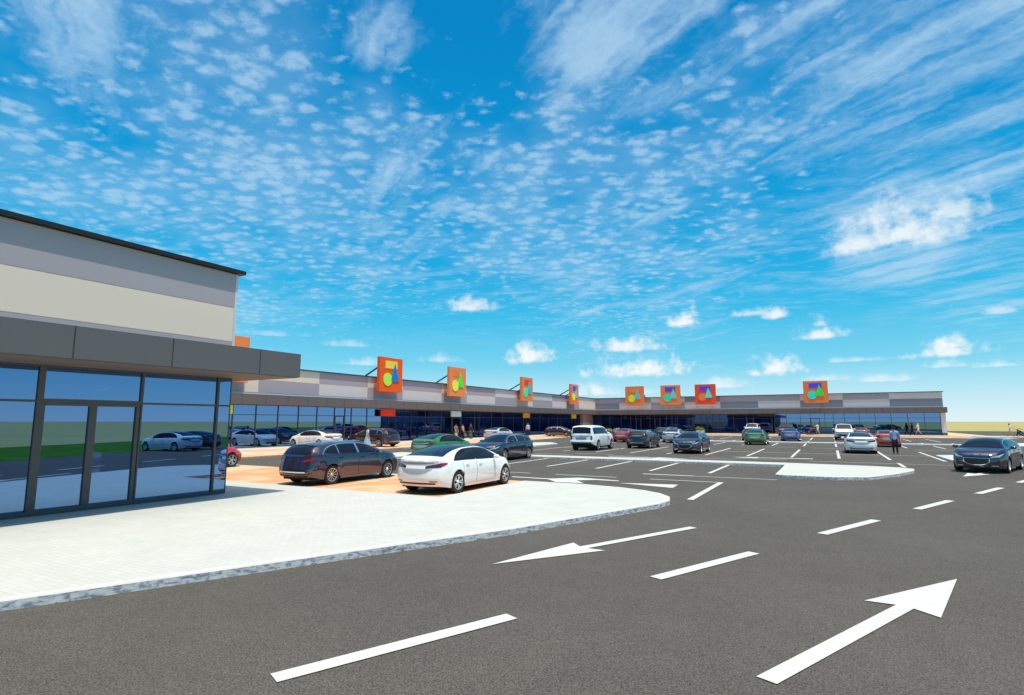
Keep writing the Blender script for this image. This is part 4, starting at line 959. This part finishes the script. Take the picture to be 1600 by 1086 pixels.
mixs = N('ShaderNodeMix'); mixs.data_type = 'RGBA'; mixs.inputs['Factor'].default_value = .97; L(sky.outputs[0], mixs.inputs[6]); L(up.outputs[0], mixs.inputs[7])
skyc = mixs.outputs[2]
# high cloud sheet: directions projected on a flat layer
den = math_('ADD', math_('MAXIMUM', dz, 0), .10)
cb = N('ShaderNodeCombineXYZ'); L(math_('DIVIDE', dx, den), cb.inputs[0]); L(math_('DIVIDE', dy, den), cb.inputs[1]); lay = cb.outputs[0]
def blob(d, r0, r1):
    v = N('ShaderNodeVectorMath'); v.operation = 'DOT_PRODUCT'; L(dirv, v.inputs[0]); v.inputs[1].default_value = d
    return rng(math_('ARCCOSINE', math_('MINIMUM', v.outputs['Value'], .99999)), R(r1), R(r0), 0, 1, True)
YAW, PIT, FL = R(29.0065), math.atan((658.5-543)/888.9), 888.9
Fv = Vector((-math.sin(YAW)*math.cos(PIT), math.cos(YAW)*math.cos(PIT), math.sin(PIT))); Rv = Vector((math.cos(YAW), math.sin(YAW), 0)); Uv = Rv.cross(Fv)
def dirpx(x, y): return (Fv+Rv*((x-800)/FL)-Uv*((y-543)/FL)).normalized()     # compass direction of a cloud in the sky
def mp_(v, rot, sx, sy):
    m = N('ShaderNodeMapping'); m.vector_type = 'TEXTURE'; m.inputs['Rotation'].default_value = (0,0,rot); m.inputs['Scale'].default_value = (1/sx, 1/sy, 1); L(v, m.inputs[0]); return m.outputs[0]
# small puffs in rows
def vor(v, s):
    n = N('ShaderNodeTexVoronoi'); n.feature = 'SMOOTH_F1'; n.inputs['Scale'].default_value = s; n.inputs['Smoothness'].default_value = .35; n.inputs['Randomness'].default_value = 1; L(v, n.inputs['Vector']); return n.outputs['Distance']
fw = N('ShaderNodeTexNoise'); fw.inputs['Scale'].default_value = 14; fw.inputs['Detail'].default_value = 5; fw.inputs['Roughness'].default_value = .6; L(lay, fw.inputs['Vector'])
fs = N('ShaderNodeVectorMath'); fs.operation = 'SCALE'; fs.inputs['Scale'].default_value = .075; L(fw.outputs['Color'], fs.inputs[0])
fa = N('ShaderNodeVectorMath'); fa.operation = 'ADD'; L(lay, fa.inputs[0]); L(fs.outputs[0], fa.inputs[1]); lay2 = fa.outputs[0]
cell = vor(mp_(lay2, R(25), 1, 1.25), 14.5)
grain = noise(lay, 42, 4, .6)
cover = noise(lay, 1.5, 4, .55)
patch = noise(lay, 5.5, 3, .5)
mask1 = blob(dirpx(330,150), 6, 26)
for p, a, b in (((540,300),6,20),((1040,270),6,17),((150,250),4,16),((1180,170),3,12),((760,330),4,14),((900,180),2,10),((300,420),4,14),((980,400),5,16)): mask1 = math_('MAXIMUM', mask1, blob(dirpx(*p), a, b))
pd = math_('SUBTRACT', .46, cell)
pd = math_('ADD', pd, math_('MULTIPLY', math_('SUBTRACT', grain, .5), .75))
pd = math_('ADD', pd, math_('MULTIPLY', math_('SUBTRACT', cover, .46), .75))
pd = math_('ADD', pd, math_('MULTIPLY', math_('SUBTRACT', patch, .5), .7))
pd = math_('ADD', pd, math_('MULTIPLY', math_('SUBTRACT', mask1, 1), .45))
puffs = math_('MULTIPLY', rng(pd, -.13, .42, 0, 1, True), .55)
soft = math_('MULTIPLY', rng(math_('ADD', math_('MULTIPLY', mask1, .35), math_('ADD', cover, math_('MULTIPLY', patch, .4))), .86, 1.2, 0, 1, True), .22)
puffs = math_('ADD', puffs, math_('MULTIPLY', soft, math_('SUBTRACT', 1, puffs)))
# long wind-drawn streaks and soft smears
def smear(rot, sx, sy, seed, det=6):
    m = N('ShaderNodeMapping'); m.vector_type = 'TEXTURE'; m.inputs['Location'].default_value = (seed, seed*.7, 0); m.inputs['Rotation'].default_value = (0,0,rot); m.inputs['Scale'].default_value = (1/sx, 1/sy, 1); L(lay2, m.inputs[0]); return noise(m.outputs[0], 1.0, det, .55, .15)
stre = smear(R(-30), .9, 5.2, 3.1, 7)
fib = smear(R(-30), 2.5, 22, 1.7, 4)
mask2 = blob(dirpx(1420,130), 8, 22)
for p, a, b, k in (((1000,30),5,15,1.1),((100,30),2,11,1.05),((600,50),1,7,1.0),((745,250),1,5,1.0),((690,310),1,5,.95),((900,160),1,6,.85),((150,420),3,13,.85),((620,320),3,12,.75),((230,200),2,9,.7),((1000,430),5,20,.72),((1560,380),4,14,.85),((1400,350),3,10,1.15),((1250,260),3,10,.8)):
    mask2 = math_('MAXIMUM', mask2, math_('MULTIPLY', blob(dirpx(*p), a, b), k))
mask2 = math_('ADD', mask2, math_('MULTIPLY', math_('SUBTRACT', patch, .5), .9))
sd = math_('ADD', stre, math_('MULTIPLY', math_('SUBTRACT', fib, .5), .34))
sd = math_('ADD', sd, math_('MULTIPLY', math_('SUBTRACT', mask2, .72), .36))
sd = math_('ADD', sd, math_('MULTIPLY', math_('SUBTRACT', grain, .5), .16))
streaks = math_('MULTIPLY', rng(sd, .44, .84, 0, 1, True), .72)
# thin rippled veil lower down
rip = noise(mp_(lay2, R(12), 4, 9), 1.0, 6, .6)
veil = math_('MULTIPLY', rng(math_('ADD', rip, math_('MULTIPLY', math_('SUBTRACT', cover, .5), .7)), .42, .74, 0, 1, True), math_('MULTIPLY', rng(dz, .12, .22), rng(dz, .46, .28, 0, .40)))
high = math_('MAXIMUM', math_('MAXIMUM', puffs, streaks), veil)
high = math_('MULTIPLY', high, rng(dz, .02, .1))
cm = N('ShaderNodeMix'); cm.data_type = 'RGBA'; L(high, cm.inputs['Factor']); L(skyc, cm.inputs[6]); cm.inputs[7].default_value = (*[v/STR for v in lin(186,220,244)], 1)
skyc = cm.outputs[2]
# cumulus: each cloud has its own place in the sky, flat base and billowed top
azn = math_('ARCTAN2', dx, dy)
bn = N('ShaderNodeTexNoise'); bn.inputs['Scale'].default_value = 46; bn.inputs['Detail'].default_value = 7; bn.inputs['Roughness'].default_value = .58; L(dirv, bn.inputs['Vector'])
bil = math_('SUBTRACT', bn.outputs['Fac'], .5)
cum = None
def azel(x, y): d = dirpx(x, y); return math.atan2(d.x, d.y), math.asin(d.z)
clouds = [(830,552,46,22,1),(1000,574,95,22,1),(985,538,62,16,.9),(1068,497,30,18,1),(1180,486,50,10,.6),(1212,488,26,14,.9),(1284,520,54,14,.9),(1282,500,18,16,.7),(1215,570,52,22,1),(1180,580,20,10,.8),(1480,545,80,18,.9),(1488,532,34,18,1),(1560,568,46,8,.6),
          (1480,568,40,9,.7),(730,476,50,14,.8),(935,608,45,14,.8),(1130,598,44,12,.7),(1380,590,60,9,.6),(540,536,50,8,.4),(1415,348,130,58,.85),(1335,372,60,34,.8),(1500,318,70,36,.65),(1560,485,40,8,.5),(690,560,34,9,.5),(570,565,36,8,.5),(1340,560,60,7,.5),(1290,590,50,7,.5),(1000,610,40,8,.5),(420,520,60,6,.3)]
for x, y, wpx, hpx, op in clouds:
    hpx *= 1.35; wpx *= 1.08; a0, e0 = azel(x, y+hpx*.30); a1, _ = azel(x+wpx, y); _, e1 = azel(x, y-hpx*.75); w_, h_ = abs(a1-a0), abs(e1-e0)
    u = math_('DIVIDE', math_('SUBTRACT', azn, a0), w_); v = math_('DIVIDE', math_('SUBTRACT', el, e0), h_)
    vv = math_('MAXIMUM', v, math_('MULTIPLY', v, -3.2))
    d = math_('SUBTRACT', 1, math_('SQRT', math_('ADD', math_('MULTIPLY', u, u), math_('MULTIPLY', vv, vv))))
    c_ = rng(math_('ADD', d, math_('MULTIPLY', bil, 2.3)), .0, 1.05, 0, op, True)
    c_ = math_('MULTIPLY', c_, rng(d, -.6, -.1, 0, 1, True))
    cum = c_ if cum is None else math_('MAXIMUM', cum, c_)
cc = N('ShaderNodeMix'); cc.data_type = 'RGBA'; L(cum, cc.inputs['Factor']); L(skyc, cc.inputs[6]); cc.inputs[7].default_value = (*[v/STR for v in lin(244,251,252)], 1)
skyc = cc.outputs[2]
# below the horizon the world is only ever seen in reflections
wd_.cycles.sampling_method = 'MANUAL'; wd_.cycles.sample_map_resolution = 512
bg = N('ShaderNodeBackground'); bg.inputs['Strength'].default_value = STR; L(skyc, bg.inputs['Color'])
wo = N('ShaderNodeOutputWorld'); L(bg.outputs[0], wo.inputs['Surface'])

# ------------------------------------------------------------------ camera
cam = bpy.data.cameras.new('camera'); cam.lens = 20.0; cam.sensor_width = 36; cam.clip_start = .1; cam.clip_end = 12000
co = bpy.data.objects.new('camera', cam); C.objects.link(co); co.location = (0, 0, 2.15); co.rotation_euler = (R(90)+PIT, 0, YAW)
SC.camera = co
SC.view_settings.view_transform = 'Standard'; SC.view_settings.look = 'None'; SC.view_settings.exposure = 0; SC.view_settings.gamma = 1
SC.cycles.max_bounces = 8; SC.cycles.transparent_max_bounces = 8; SC.cycles.use_denoising = True
SC.cycles.sample_clamp_indirect = 6
